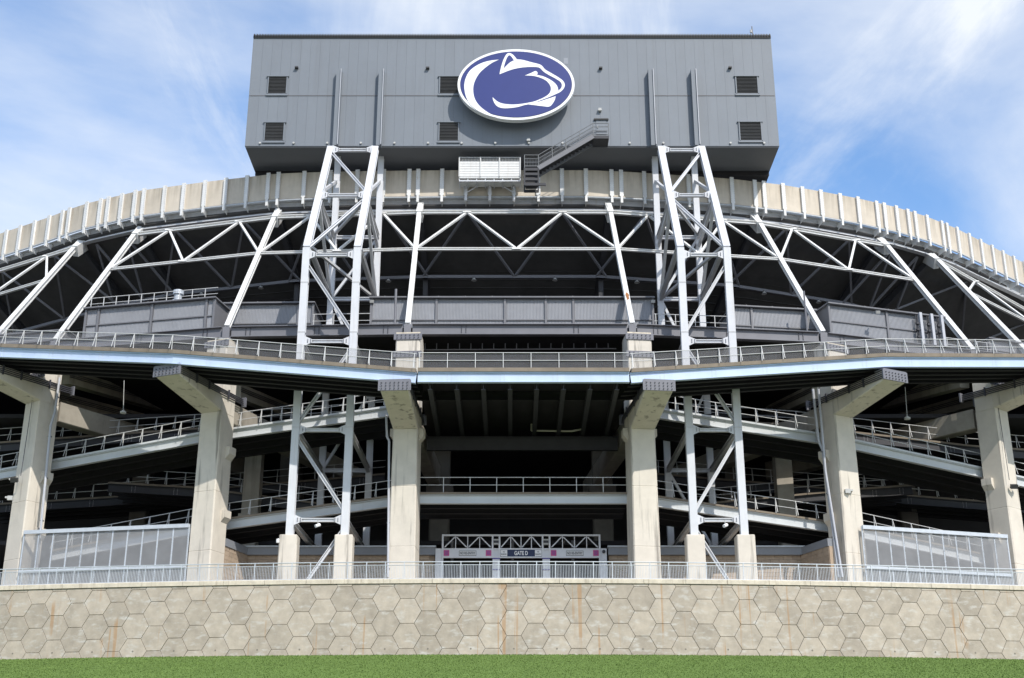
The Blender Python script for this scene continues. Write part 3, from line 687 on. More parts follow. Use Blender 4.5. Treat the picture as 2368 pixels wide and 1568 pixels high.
ra0, ra1 = gp_(1698, 757, 2.8), gp_(1905, 768, 2.8); shed(ra0, ra1, at(1750, 708, ra0.y).z - zb_, 3.5, [.2], 'low corrugated grey shed right of the right tower')
rb0, rb1 = gp_(1921, 772, .2), gp_(2186, 803, .2); hr_ = at(1921, 702, rb0.y).z - zb_
sr = shed(rb0, rb1, hr_, 3, [.5], 'corrugated grey shed with three pale vertical ducts at its right end')
d = (rb1 - rb0).normalized(); n = inward(rb0, rb1)
for f_ in (.78, .88, .97):
    p = lerp(rb0, rb1, f_) - n * .3; MB().box(p + up * (hr_ / 2), (.22, .3, hr_ + .05), math.atan2(d.y, d.x)).build('duct', 'pipe', sr)
    b = MB()
    for k in (-.25, -.38): b.tube([p + d * k + up * .1, p + d * k + up * (hr_ - .2)], .04)
    for z in (.5, 1.1, 1.6): b.box(p + d * -.32 + up * z - n * .05, (.24, .18, .16), math.atan2(d.y, d.x))
    b.build('conduit', 'dark2', sr)
l2 = gp_(-60, 812, .5); l3 = gp_(150, 795, .5)
shed(l2, l3, at(60, 752, 92).z - zb_ - .2, 3, [.5], 'low grey shed at the left picture edge behind the railing')
rc0, rc1 = gp_(2290, 820, .8), gp_(2480, 850, .8); shed(rc0, rc1, 1.6, 3, [.5], 'low grey shed at the right picture edge behind the railing')
e0, e1 = lb0 + up * hb_ + inward(lb0, lb1) * .3, lb1 + up * hb_ + inward(lb0, lb1) * .3
railing([e0, e1], 'white railing on the roof of the left corrugated shed', step=1.02, h=.95)
p = lerp(lb0, lb1, .66) + up * hb_ + inward(lb0, lb1) * 1.0
v = thing('roof_ventilator', p, 'shiny mushroom ventilator on the left shed roof', 'ventilator')
MB().box(p + up * .25, (.6, .6, .5)).build('base', 'galv', v); MB().tube([p + up * .5, p + up * .95], .28, 14).build('drum', 'galv', v); MB().tube([p + up * .95, p + up * 1.25], .40, 14).build('hood', 'galv', v)
for x, nm in ((1112, 'left'), (1204, 'right')):
    p = at(x, 689, c0.y + 1.2); p.z = zb_ + hh; v = thing('roof_vent', p, nm + ' of two white dome vents on the middle shed roof', 'vent', 'white dome vents')
    MB().tube([p, p + up * .25], .16, 12).build('collar', 'lamp', v); MB().tube([p + up * .22, p + up * .48], .24, 14).tube([p + up * .48, p + up * .53], .18, 14).build('cap', 'sign_white', v)
p = gp_(913, 752, .5); MB().tube([p, p + up * 3.0], .09, 8).build('steel_post', 'dkgrey', label='plain grey steel post beside the left end of the middle shed', cat='post')
p = gp_(1867, 772, .3); MB().tube([p, p + up * 3.5], .07, 8).build('steel_post', 'dkgrey', label='plain grey steel post beside the strut right of the right tower', cat='post')
railing([gp_(722, 752, .6), gp_(855, 750, .6)], 'white railing on the girder deck behind the left tower', step=1.45)
railing([gp_(1514, 751, .6), gp_(1690, 757, .6)], 'white railing on the girder deck behind the right tower', step=1.45)
railing([gp_(2190, 808, .3), gp_(2300, 822, .3)], 'white railing beside the shed with vertical ducts', step=.9)
for x, y, q, lab in ((358, 707, lb0, 'twin floodlight on the left shed corner post'), (1510, 697, c0, 'small floodlight on the right end of the middle shed'), (860, 697, c0, 'small floodlight on the left end of the middle shed'), (2030, 722, rb0, 'twin floodlight on the right shed')):
    p = at(x, y, q.y - .2); b = thing('floodlight', p, lab, 'light', 'small floodlights on the sheds')
    MB().box(p, (.3, .22, .2), rot=Matrix.Rotation(R(25), 3, 'X')).build('head', 'lamp', b); MB().box(p + Vector((0, .2, .05)), (.08, .3, .08)).build('bracket', 'dkgrey', b)

# ================================================================== steel towers carrying the scoreboard
YF, YBK = 86.5, 97.4
def fz(y): return at(1184, y, YF).z
ZBEND = fz(575); ZTOPT = SZ0
PZ = fz(1240)
BK = YBK / 99.4
gb_m = MB()
for i_ in range(2):
    for j_ in range(3): gb_m.box((-.1 + .2 * i_, -.02, -.1 + .1 * j_), (.05, .05, .05))
gb_m = gb_m.mesh('gusset_bolts', 'dkgrey')
def tower(xa, xb, lab, mirror, ped_labs):
    t = thing('scoreboard_tower', ((xa + xb) / 2, YF, PZ), lab, 'tower', 'steel scoreboard towers')
    mid = lambda x: Vector((x, YF, 0))
    def fl(x, z):        # point on a front leg
        if z <= ZBEND: return Vector((x, YF, z))
        return Vector((x, YF + (YS - .25 - YF) * (z - ZBEND) / (ZTOPT - ZBEND), z))
    o, i_ = (xa, xb) if not mirror else (xb, xa)       # outer, inner leg
    def leg(p, q, name='leg', m='tower', w=.44, dpt=.50):
        b = MB(); b.beam(p, q, w, dpt * .7, (0, 1, 0)); d = (q - p).normalized()
        z = d.cross(Vector((1, 0, 0))).normalized()
        for sg in (-1, 1): b.beam(p + z * sg * dpt * .42, q + z * sg * dpt * .42, w + .07, .08, z)
        return b.build(name, m, t)
    for x in (xa, xb):
        leg(fl(x, PZ), fl(x, ZBEND)); leg(fl(x, ZBEND), fl(x, ZTOPT - .5), 'upper_leg')
        leg(Vector((x * BK, YBK, ZT)), Vector((x * BK, YBK, ZTOPT)), 'rear_leg', w=.40)
        for zj in (fz(655), fz(990), fz(770)):
            MB().box(fl(x, zj), (.53, .55, .04)).build('splice_plate', 'tower_dark', t)
    Z = [fz(1203), fz(995), fz(790), fz(590)]
    z5 = None
    def zu(y):           # height on the leaning part seen at row y
        best = min((abs(at(1184, y, fl(0, z).y).z - z), z) for z in [ZBEND + k * .05 for k in range(300)]); return best[1]
    ZU = [zu(452), ZTOPT - .75]
    levels = Z + ZU
    for z in levels:
        a, c = fl(xa, z), fl(xb, z); b = MB(); b.ibeam(a, c, .24, .25, .05); b.build('strut', 'tower', t)
        for p, sg in ((a, 1), (c, -1)): MB().poly([p + Vector((sg * .2, -.16, .38)), p + Vector((sg * .75, -.16, .13)), p + Vector((sg * .75, -.16, -.13)), p + Vector((sg * .2, -.16, -.38))], (0, .04, 0)).build('gusset_plate', 'tower', t); inst(gb_m, 'gusset_bolts', t, p + Vector((sg * .58, -.17, 0)), kind='stuff')
    nodes = [(o, ZU[1] - .1), (i_, ZU[0] + .25), (i_, ZU[0] - .3), (o, Z[3] + .45), (o, Z[3] - .55), (i_, Z[2] + .55), (i_, Z[2] - .35), (o, Z[1] + .35), (o, Z[1] - .45), (i_, Z[0] + .45), (i_, Z[0] - .45), (o + (.55 if not mirror else -.55), ZT)]
    for (x1, z1), (x2, z2) in zip(nodes[::2], nodes[1::2]):
        p, q = fl(x1, z1), fl(x2, z2); b = MB(); sd_ = (q - p).cross(Vector((0, 1, 0))).normalized() * .09; b.beam(p + sd_, q + sd_, .05, .24, (0, -1, 0)); b.beam(p - sd_, q - sd_, .05, .24, (0, -1, 0)); b.beam(p + Vector((0, .06, 0)), q + Vector((0, .06, 0)), .13, .05, (0, -1, 0)); b.build('diagonal_brace', 'tower', t)
    RZ = [fz(1203), fz(995), fz(790), fz(590) + 1.0, zu(452) - .5]
    for k, z in enumerate(RZ):
        b = MB(); b.ibeam((xa * BK, YBK, z), (xb * BK, YBK, z), .28, .3, .06); b.build('rear_strut', 'tower', t)
        for x in (xa, xb):
            p = fl(x, z); b = MB(); b.ibeam(p, (x * BK, YBK, z), .28, .38, .05); b.build('side_strut', 'tower_dark', t)
    for k in range(len(RZ) - 1):
        b = MB(); x1, x2 = (xa, xb) if k % 2 else (xb, xa); b.beam((x1 * BK, YBK, RZ[k]), (x2 * BK, YBK, RZ[k + 1]), .2, .24, (0, 1, 0)); b.build('rear_brace', 'tower', t)
    for x in (xa, xb):
        for z1, z2 in ((RZ[3], RZ[4]),):
            b = MB(); b.beam(fl(x, z2), (x * BK, YBK, z1), .22, .26); b.build('side_brace', 'tower_dark', t)
        b = MB(); b.beam((x * BK, YBK, RZ[3] + 4.6), fl(x, RZ[4]), .22, .24); b.build('side_brace', 'tower', t)
        b = MB(); b.beam((x * BK, YBK, ZTOPT - 2.2), fl(x, RZ[4] + .8), .2, .22); b.build('side_brace', 'tower', t)
    # plan bracing
    b = MB(); b.beam(fl(o, RZ[3]), (i_ * BK, YBK, RZ[3]), .2, .2); b.build('plan_brace', 'tower_dark', t)
    b = MB(); b.beam(fl(i_, RZ[4]), (o * BK, YBK, RZ[4] + .3), .2, .2); b.build('plan_brace', 'tower_dark', t)
    for x, pl in zip((xa, xb), ped_labs):
        b = MB(); b.strip([[Vector((x + sx * w, YF + sy * w, z)) for sx, sy in ((-1, -.9), (-.9, -1), (.9, -1), (1, -.9), (1, .9), (.9, 1), (-.9, 1), (-1, .9))] for z, w in ((ZT - .1, .62), (PZ - .06, .60), (PZ, .57))])
        b.build('concrete_pedestal', 'conc', label=pl, cat='pedestal', group='concrete pedestals under the towers')
tower(-14.78, -11.12, 'left white steel lattice tower holding up the scoreboard', False, ('outer concrete pedestal under the left tower', 'inner concrete pedestal under the left tower'))
tower(12.12, 15.45, 'right white steel lattice tower holding up the scoreboard', True, ('inner concrete pedestal under the right tower', 'outer concrete pedestal under the right tower'))

# ================================================================== concrete columns with cantilever arms
def column(x, y, th, dz, lab, ztop=32.6, armlen=5.3):
    """x, y: centre of the shaft; th: outward heading to the left of the viewer direction (radians); dz: level of its walkway above the middle one"""
    outv = Vector((-math.sin(th), -math.cos(th), 0)); side = Vector((math.cos(th), -math.sin(th), 0)); c = Vector((x, y, 0))
    t = thing('concrete_column', (x, y, ZT), lab, 'column', 'concrete columns with cantilever arms')
    def P(r, z, s): return c + outv * r + side * s + up * z
    za = 25.6 + dz
    def sec(z, hw, ro, ri): return [P(ri, z, -hw), P(ro - .08, z, -hw), P(ro, z, -hw + .08), P(ro, z, hw - .08), P(ro - .08, z, hw), P(ri, z, hw)]
    seams = (17.5, 21.6); zz_ = [ZT - .1, 17.47, 17.5, 17.53, 21.57, 21.6, 21.63, za]
    MB().strip([sec(z, .93 - .09 * (z - ZT) / (za - ZT)+ (-.02 if z in seams else 0), 1 + (-.02 if z in seams else 0), -1.05 if dz < 1 else -.65) for z in zz_]).build('shaft', 'conc', t)
    MB().strip([sec(z, .86, .96, -1.0 if dz < 1 else -.6) for z in (za, 29.5, ztop)]).build('head', 'conc', t)
    def asec(r, zl, zh, hw): return [P(r, zl, -hw + .06), P(r, zl, hw - .06), P(r, zl + .06, hw), P(r, zh, hw), P(r, zh, -hw), P(r, zl + .06, -hw)]
    MB().strip([asec(.9, za, 27.25 + dz, .86), asec(1.0 + armlen, 26.62 + dz, 27.25 + dz, .93)]).build('arm', 'conc', t)
    e = c + outv * (1.05 + armlen)
    pl = MB().box(e + up * (26.98 + dz), (2.15, .10, .72), -th).build('end_plate', 'plate', t)
    MB().box(e + outv * -.4 + up * (27.36 + dz), (2.0, .9, .05), -th).build('bearing_plate', 'plate', t)
    bm_ = MB().tube([(0, 0, 0), (0, -.07, 0)], .04, 6).mesh('bolt', 'bolt')
    for i in range(7):
        for j in range(3): inst(bm_, 'bolt', pl, e + side * (-.84 + .28 * i) + outv * .05 + up * (26.74 + dz + .2 * j), -th)
    for s in (-1, 1):
        b = MB()
        for j in range(4): b.tube([P(armlen + 1.1, 26.75 + dz + .14 * j, s * (.99 - .02 * j)), P(-1.6, 26.75 + dz + .14 * j, s * (.95 - .02 * j))], .04, 6)
        for r in (4.3, 2.8, .4): b.box(P(r, 26.97 + dz, s * .97), (.1, .1, .66), -th)
        b.build('tendons', 'bolt', t)
        MB().box(P(-1.6, 26.97 + dz, s * .95), (.34, .12, .7), -th).build('anchor_plate', 'plate', t)
    # corbel at ramp level
    for s in (-1, 1):
        for zc in ((25.9,) if dz < 1 else (25.9 - .6 * dz, 21.0 - dz * .35)):
            MB().strip([[P(r, zc - .9, s * .84), P(r, zc - .5, s * 1.18), P(r, zc, s * 1.18), P(r, zc, s * .84)] for r in (.1, -.7)]).build('corbel', 'conc', t)
    # radial beam running back
    MB().strip([asec(-1.0, 25.9 + dz * .6, 27.4 + dz * .6, .55), asec(-21, 25.9 + dz * .6, 27.4 + dz * .6, .5)]).build('radial_beam', 'conc_dim', t)
    for z, w in ((ztop - .25, 1.98), (ztop - 1.55, 1.98)):
        f = MB().box(P(.98, z, 0), (w, .12, .44), -th).build('clamp_plate', 'plate', t)
        for i in range(6):
            for j in range(2): inst(bm_, 'bolt', f, P(1.04, z - .1 + .2 * j, -.75 + .3 * i), -th)
    MB().box(P(0, ztop + .06, 0), (1.7, 1.8, .12), -th).build('cap', 'coping', t)
    return P
C1L = column(-7.25, 87.5, R(3.5), 0, 'concrete column just left of the gate')
C1R = column(8.85, 87.5, R(-6.5), 0, 'concrete column just right of the gate')
C2L = column(-20.7, 88.9, R(21.5), 1.65, 'concrete column between the left mesh screen and the left tower')
C2R = column(23.0, 89.8, R(-27), 1.65, 'concrete column right of the right tower with two drainpipes')
C3L = column(-34.3, 92.0, R(35), 3.4, 'leftmost concrete column with floodlight and cable')
C3R = column(35.6, 93.8, R(-40), 3.4, 'rightmost concrete column with floodlight and cable')
# inner columns
M['conc_deep'] = mat('deep_shade_concrete', (.13, .12, .105), .9, .2, .8)  # same concrete darkened again, deep shade painted into the colour
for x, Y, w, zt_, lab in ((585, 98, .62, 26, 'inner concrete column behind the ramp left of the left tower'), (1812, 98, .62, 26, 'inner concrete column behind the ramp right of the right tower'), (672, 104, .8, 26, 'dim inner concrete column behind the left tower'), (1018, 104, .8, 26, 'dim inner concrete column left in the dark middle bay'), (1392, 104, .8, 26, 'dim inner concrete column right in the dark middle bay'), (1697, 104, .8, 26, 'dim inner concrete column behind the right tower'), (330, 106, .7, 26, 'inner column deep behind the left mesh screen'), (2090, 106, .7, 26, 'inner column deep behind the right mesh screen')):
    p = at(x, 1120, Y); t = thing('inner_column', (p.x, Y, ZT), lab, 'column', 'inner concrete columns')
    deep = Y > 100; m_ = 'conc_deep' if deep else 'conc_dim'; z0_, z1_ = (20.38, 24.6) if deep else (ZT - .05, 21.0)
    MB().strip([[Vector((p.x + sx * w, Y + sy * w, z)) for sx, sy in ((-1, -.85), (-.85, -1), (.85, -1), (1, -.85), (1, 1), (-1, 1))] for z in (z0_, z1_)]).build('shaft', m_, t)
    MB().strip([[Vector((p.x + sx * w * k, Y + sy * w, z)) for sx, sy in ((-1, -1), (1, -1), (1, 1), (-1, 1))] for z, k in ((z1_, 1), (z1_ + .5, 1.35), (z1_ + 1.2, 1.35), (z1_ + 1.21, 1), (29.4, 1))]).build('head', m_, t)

# ================================================================== upper walkway (pale blue girders)
def walkway(pts, lab, width, nstr, gm='blue_girder', gdepth=.70, rail_lab=None, chain=False, brace=True, soff='dark', cm='curb', fl=.42, name='walkway', cat='walkway', step=1.5, group=None, ch=.19):
    t = thing(name, lerp(pts[0], pts[-1], .5), lab, cat, group)
    inn = offs(pts, width)
    for k, (a, c) in enumerate(zip(pts, pts[1:])):
        n = inward(a, c); d = (c - a).normalized()
        ga, gc = a - up * (ch + .01 + gdepth / 2) + n * .16, c - up * (ch + .01 + gdepth / 2) + n * .16
        b = MB(); b.ibeam(ga, gc, .32, gdepth, .045); b.build('edge_girder', gm, t)
        ia, ic = inn[k], inn[k + 1]
        b = MB(); b.strip([[p - up * (ch + .005), p, q, q - up * (ch + .005)] for p, q in ((a + n * .003, ia), (c + n * .003, ic))]); b.build('deck_slab', soff, t)
        b = MB(); b.strip([[p - n * .06 - up * ch, p - n * .06 + up * .07, p + n * .22 + up * .07, p + n * .22 + up * .002, p - n * .002 + up * .002, p - n * .002 - up * ch] for p in (a, c)]); b.build('curb', cm, t)
        for j in range(1, nstr + 1):
            f_ = j / nstr; p, q = lerp(ga, ia - up * (.2 + gdepth / 2), f_), lerp(gc, ic - up * (.2 + gdepth / 2), f_)
            b = MB(); b.ibeam(p, q, .26, gdepth * .85, .05); b.build('stringer', soff, t)
        ln = (c - a).length; m = max(2, int(ln / 3.4))
        for j in range(m):
            p = lerp(ga, gc, (j + .6) / m) - n * .02; b = MB()
            for sx in (-.14, .14):
                for z in range(5): b.box(p + d * sx + up * (-.22 + z * .11), (.035, .035, .035), math.atan2(d.y, d.x))
            b.build('bolt_row', 'tower_dark', t, kind='stuff')
    if rail_lab: railing([p + up * .07 + Vector((0, .06, 0)) for p in pts], rail_lab, step=step, brace=brace, chain=chain)
    return t
uc0, uc1 = at(966, 853, 81.3), at(1455, 853, 81.3)
walkway([uc0, uc1], 'middle pale blue edged walkway above the gate bay', 4.2, 1, rail_lab='white railing with wire mesh on the middle upper walkway', chain=True, brace=False, step=1.83)
ul = [at(-260, 790, 93), at(-60, 795, 87.2), at(400, 811, 82.55), at(962, 855, 81.3)]
walkway(ul, 'upper walkway rising to the left from the middle bay, pale blue girder', 4.0, 4, rail_lab='white railing with wire mesh on the rising left upper walkway', chain=True)
ur = [at(1459, 855, 81.3), at(2045, 819, 84.1), at(2430, 821, 88.8), at(2640, 828, 95)]
walkway(ur, 'upper walkway rising to the right from the middle bay, pale blue girder', 4.0, 4, rail_lab='white railing with wire mesh on the rising right upper walkway', chain=True)
# beams running back under the middle bay
mb_ = thing('middle_bay_beams', (.8, 88, 26.5), 'dark beams running back under the middle walkway', 'beams')
for i in range(8):
    x = uc0.x + .8 + (uc1.x - uc0.x - 1.6) * i / 7; b = MB(); b.ibeam((x, 81.8, 27.15), (x, 95, 27.0), .3, .55, .05); b.build('beam', 'dark2', mb_)
b = MB(); b.ibeam((uc0.x, 92, 26.1), (uc1.x, 92, 26.1), .4, 1.0, .08); b.build('cross_beam', 'dark2', mb_)
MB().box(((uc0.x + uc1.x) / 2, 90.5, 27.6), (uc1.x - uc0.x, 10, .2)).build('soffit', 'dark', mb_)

# ================================================================== ramps and landings
def ramp(pts, lab, rlab, width=4.5, gm='grey_girder', gd=.62, **k): return walkway(pts, lab, width, 3, gm, gd, rail_lab=rlab, name=k.pop('name', 'ramp'), cat='ramp', ch=.07, **k)
rm = ramp
ramp([at(960, 1141, 88.2), at(1450, 1141, 88.2)], 'level landing between the two middle columns above the gate', 'white railing on the landing above the gate', brace=False, name='landing', step=1.83)
ramp([at(-140, 1112, 97.5), at(109, 1067, 93), at(460, 1002, 90.4), at(908, 939, 88.7)], 'upper left ramp rising toward the middle behind the columns', 'white railing on the upper left ramp', cm='grey_girder')
ramp([at(1512, 943, 88.7), at(1935, 1009, 91.2), at(2273, 1083, 94.3), at(2500, 1135, 98)], 'upper right ramp rising toward the middle behind the columns', 'white railing on the upper right ramp', cm='grey_girder')
ramp([at(118, 1274, 93.2), at(475, 1207, 90.4), at(908, 1147, 88.7)], 'lower left ramp rising toward the middle behind the left tower', 'white railing on the lower left ramp')
ramp([at(1505, 1146, 88.7), at(1940, 1210, 91.2), at(2275, 1282, 94.5)], 'lower right ramp rising toward the middle behind the right tower', 'white railing on the lower right ramp')
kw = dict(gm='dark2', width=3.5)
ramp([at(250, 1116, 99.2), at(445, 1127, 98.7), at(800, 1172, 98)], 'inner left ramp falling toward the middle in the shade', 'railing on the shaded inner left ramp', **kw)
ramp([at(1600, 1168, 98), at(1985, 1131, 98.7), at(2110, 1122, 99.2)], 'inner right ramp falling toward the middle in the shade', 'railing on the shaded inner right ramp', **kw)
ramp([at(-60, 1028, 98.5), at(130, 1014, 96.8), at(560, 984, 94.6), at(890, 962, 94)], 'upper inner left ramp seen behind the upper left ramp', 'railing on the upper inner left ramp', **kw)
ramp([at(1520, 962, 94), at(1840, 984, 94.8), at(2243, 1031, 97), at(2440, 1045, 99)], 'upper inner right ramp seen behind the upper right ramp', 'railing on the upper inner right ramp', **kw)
for x0, y0, Y0, x1, y1, Y1, lab in ((60, 905, 96, 470, 1010, 114, 'lower beige concrete beam running back behind the leftmost column'), (545, 905, 93, 720, 975, 110, 'beige concrete beam running back left of the left tower'),
        (2330, 905, 97, 1950, 1010, 114, 'lower beige concrete beam running back behind the rightmost column'), (1890, 905, 93.5, 1760, 965, 110, 'beige concrete beam running back right of the right tower'), (150, 872, 95, 420, 950, 111, 'upper beige concrete beam running back beside the leftmost column'), (2230, 880, 95, 1990, 945, 111, 'upper beige concrete beam running back beside the rightmost column')):
    t = thing('concrete_beam', at(x0, y0, Y0), lab, 'beam', 'concrete beams running back under the deck')
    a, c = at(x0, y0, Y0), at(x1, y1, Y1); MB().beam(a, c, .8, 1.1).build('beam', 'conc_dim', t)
    b = MB(); sd = (c - a).cross(up).normalized()
    for sg in (-1, 1):
        for k in range(3): b.tube([a + sd * sg * .45 + up * (.25 - .14 * k), c + sd * sg * .45 + up * (.25 - .14 * k)], .035)
    b.build('tendons', 'bolt', t)
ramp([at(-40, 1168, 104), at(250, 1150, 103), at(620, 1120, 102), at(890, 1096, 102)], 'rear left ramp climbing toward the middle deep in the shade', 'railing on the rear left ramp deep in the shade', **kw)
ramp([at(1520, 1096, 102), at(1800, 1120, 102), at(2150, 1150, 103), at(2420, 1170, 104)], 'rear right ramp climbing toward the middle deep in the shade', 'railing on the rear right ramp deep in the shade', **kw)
# back wall added to block sky light; wall and slabs coloured dark for shade
for nm, pts, lab in (('light_block_wall', [(-75, 116), (75, 116)], 'added dark wall blocking sky light deep inside the concourse'),):
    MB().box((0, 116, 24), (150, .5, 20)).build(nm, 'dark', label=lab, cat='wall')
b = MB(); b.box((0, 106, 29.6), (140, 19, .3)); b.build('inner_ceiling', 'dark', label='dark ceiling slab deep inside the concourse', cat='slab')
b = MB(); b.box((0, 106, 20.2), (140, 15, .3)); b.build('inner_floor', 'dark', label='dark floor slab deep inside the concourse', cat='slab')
# pipe rack glimpsed between girder and walkway
pk_ = thing('pipe_rack', (.5, 91, 31), 'thin grey pipe rack in the dark slot under the strut girder', 'pipe rack')
a, c = at(975, 809, 91), at(1425, 806, 91)
MB().tube([a, c], .05).build('pipe', 'pipe', pk_); a2, c2 = at(975, 790, 92), at(1425, 788, 92); MB().tube([a2, c2], .035).build('pipe', 'dkgrey', pk_)
for i in range(17): p = lerp(a, c, (i + .3) / 17); MB().tube([p, p + up * random.uniform(1.2, 1.6)], .035).build('hanger', 'pipe', pk_)

# ================================================================== masonry wall and gate
YM = 93.0
def zy(y, Y=YM): return at(1184, y, Y).z
def block_wall(x0, x1, lab, ret=None):
    a, c = at(x0, 1300, YM), at(x1, 1300, YM); zc = zy(1285)
    t = thing('masonry_wall', ((a.x + c.x) / 2, YM, ZT), lab, 'wall', 'masonry walls beside the gate')
    MB().box(((a.x + c.x) / 2, YM + .17, (ZT + zc) / 2), (c.x - a.x, .25, zc - ZT - .02)).build('mortar', 'cmu', t)
    bw, bh = .62, .30; m = MB().box((0, 0, 0), (bw - .014, .1, bh - .014)).mesh('block', 'cmu'); mh = MB().box((0, 0, 0), (bw / 2 - .014, .1, bh - .014)).mesh('block', 'cmu')
    nx = int((c.x - a.x) / bw); row = 0; z = zc - bh / 2
    while z > ZT + 1.2 and row < 12:
        o = bw / 2 if row % 2 else 0
        for i in range(nx):
            x = a.x + bw * (i + .5) + o
            if x + bw / 2 <= c.x + .01: inst(m, 'block', t, (x, YM, z))
        z -= bh; row += 1
    MB().box(((a.x + c.x) / 2, YM - .12, (zc + zy(1268)) / 2), (c.x - a.x + .1, .5, zy(1268) - zc)).build('fascia', 'fascia', t)
    MB().box(((a.x + c.x) / 2, YM - .16, zy(1268) + .05), (c.x - a.x + .2, .7, .1)).build('cap_flashing', 'galv', t)
    return t
block_wall(568, 1005, 'tan block wall with grey fascia left of the gate')
block_wall(1408, 1857, 'tan block wall with grey fascia right of the gate')
for (x0, x1, lab) in ((568, 512, 'tan block return wall meeting the column left of the left tower'), (1857, 1925, 'tan block return wall meeting the column right of the right tower')):
    a = at(x0, 1300, YM); c = at(x1, 1300, 89.6); a.z = c.z = 0; t = thing('masonry_return', (a.x, 91, ZT), lab, 'wall', 'masonry return walls')
    d = (c - a).normalized(); zc = zy(1285); bh = .3
    MB().beam(a + up * (ZT + zc) / 2, c + up * (ZT + zc) / 2, .3, zc - ZT).build('mortar', 'cmu', t)
    nb = int((c - a).length / .62)
    for row in range(11):
        for i in range(nb):
            p = lerp(a, c, (i + .5) / nb) + up * (zc - bh * (row + .5)); MB().beam(p - d * .29, p + d * .29, .36, bh - .014).build('block', 'cmu', t)
    zf_ = (zc + zy(1268)) / 2; MB().beam(a + up * zf_, c + up * zf_, .5, zy(1268) - zc).build('fascia', 'fascia', t)

YG = 92.6
def gx(x): return at(x, 1280, YG).x
def gz(y): return at(1184, y, YG).z
gt = thing('gate_portal', (gx(1205), YG, ZT), 'grey steel entrance gate with three bays and trusses over signs', 'gate')
def gbox(x0, x1, y0, y1, d, name, m='gate', yo=0, par=None, zb0=None):
    z0 = gz(y1) if y1 is not None else ZT; return MB().box(((gx(x0) + gx(x1)) / 2, YG + yo, (z0 + gz(y0)) / 2), (gx(x1) - gx(x0), d, gz(y0) - z0)).build(name, m, par or gt)
gbox(1021.5, 1389, 1236.5, 1240, .2, 'top_chord'); gbox(1021.5, 1389, 1268.5, 1271.5, .2, 'bottom_chord')
gbox(1021.5, 1389, 1287.8, 1290.5, .2, 'door_head')
for x0, x1 in ((1021.5, 1025.5), (1137, 1141), (1153, 1157), (1253, 1257), (1269, 1273), (1385, 1389)): gbox(x0, x1, 1240, 1287.8, .18, 'upright', yo=.0)
for x0, x1 in ((1021.5, 1025.5), (1385, 1389)): gbox(x0, x1, 1290.5, None, .18, 'upright')
for x0, x1 in ((1007, 1021), (1389.5, 1403)): gbox(x0, x1, 1268.5, None, .3, 'side_panel', 'gate', yo=.1)
for x0, x1 in ((1139, 1156), (1254.5, 1271.5)):
    p = gbox(x0, x1, 1272, None, .4, 'pier', 'gate', yo=.22)
    for y0, y1 in ((1290.5, 1292.5), (1316.5, 1318.5)): gbox(x0 - .5, x1 + .5, y0, y1, .46, 'purple_strip', 'purple', yo=.17, par=p)
    l_ = gbox(x0 + 2.6, x1 - 3, 1247.5, 1260, .3, 'wall_lamp', 'lamp', yo=.0); gbox(x0 + 2.2, x1 - 2.6, 1251, 1256.5, .34, 'lens', 'ink', yo=0, par=l_)
for x0, x1 in ((1025.5, 1137), (1157, 1253), (1273, 1385)):
    w = x1 - x0
    for k in (.25, .5, .75): gbox(x0 + w * k - .9, x0 + w * k + .9, 1240, 1268.5, .12, 'web_post')
    for p, q in (((0, 1), (.25, 0)), ((.25, 0), (.5, 1)), ((.5, 1), (.75, 0)), ((.75, 0), (1, 1))):
        A_ = Vector((gx(x0 + w * p[0]), YG, gz(1240 + 28 * p[1]))); B_ = Vector((gx(x0 + w * q[0]), YG, gz(1240 + 28 * q[1])))
        d = (B_ - A_).normalized(); MB().beam(A_ + d * .1, B_ - d * .1, .07, .09, (0, 1, 0)).build('web_diagonal', 'gate', gt)
    # picket leaves deep in the opening
    b = MB(); n_ = 26
    for i in range(n_ + 1): x = gx(x0) + (gx(x1) - gx(x0)) * i / n_; b.box((x, YG + .6, (ZT + gz(1300)) / 2), (.03, .03, gz(1300) - ZT))
    b.build('gate_leaf_bars', 'dkgrey', gt, kind='stuff')
def text(s, cxp, cyp, width, par, m, name='lettering', yo=-.2, bold=0.012, hpx=None, sq=None):
    cu = bpy.data.curves.new('t', 'FONT'); cu.body = s; cu.align_x = 'CENTER'; cu.align_y = 'CENTER'; cu.size = 1; cu.extrude = .01; cu.offset = bold
    ob = bpy.data.objects.new('t', cu); COL.objects.link(ob); bpy.context.view_layer.update()
    me = bpy.data.meshes.new_from_object(ob.evaluated_get(bpy.context.evaluated_depsgraph_get())); bpy.data.objects.remove(ob)
    xs = [v.co.x for v in me.vertices]; ys = [v.co.y for v in me.vertices]; w = max(xs) - min(xs); h = max(ys) - min(ys)
    W_ = gx(cxp + width / 2) - gx(cxp - width / 2); H_ = (gz(cyp - hpx / 2) - gz(cyp + hpx / 2)) if hpx else h * W_ / w
    mx, my = (max(xs) + min(xs)) / 2, (max(ys) + min(ys)) / 2
    for v in me.vertices: v.co = Vector((gx(cxp) + (v.co.x - mx) * W_ / w, YG + yo - v.co.z, gz(cyp) + (v.co.y - my) * H_ / h)) - ORG[par.name]
    me.materials.append(M[m]); me.name = name
    o = bpy.data.objects.new(name, me); COL.objects.link(o); o.parent = par; ORG[o.name] = ORG[par.name]; return o
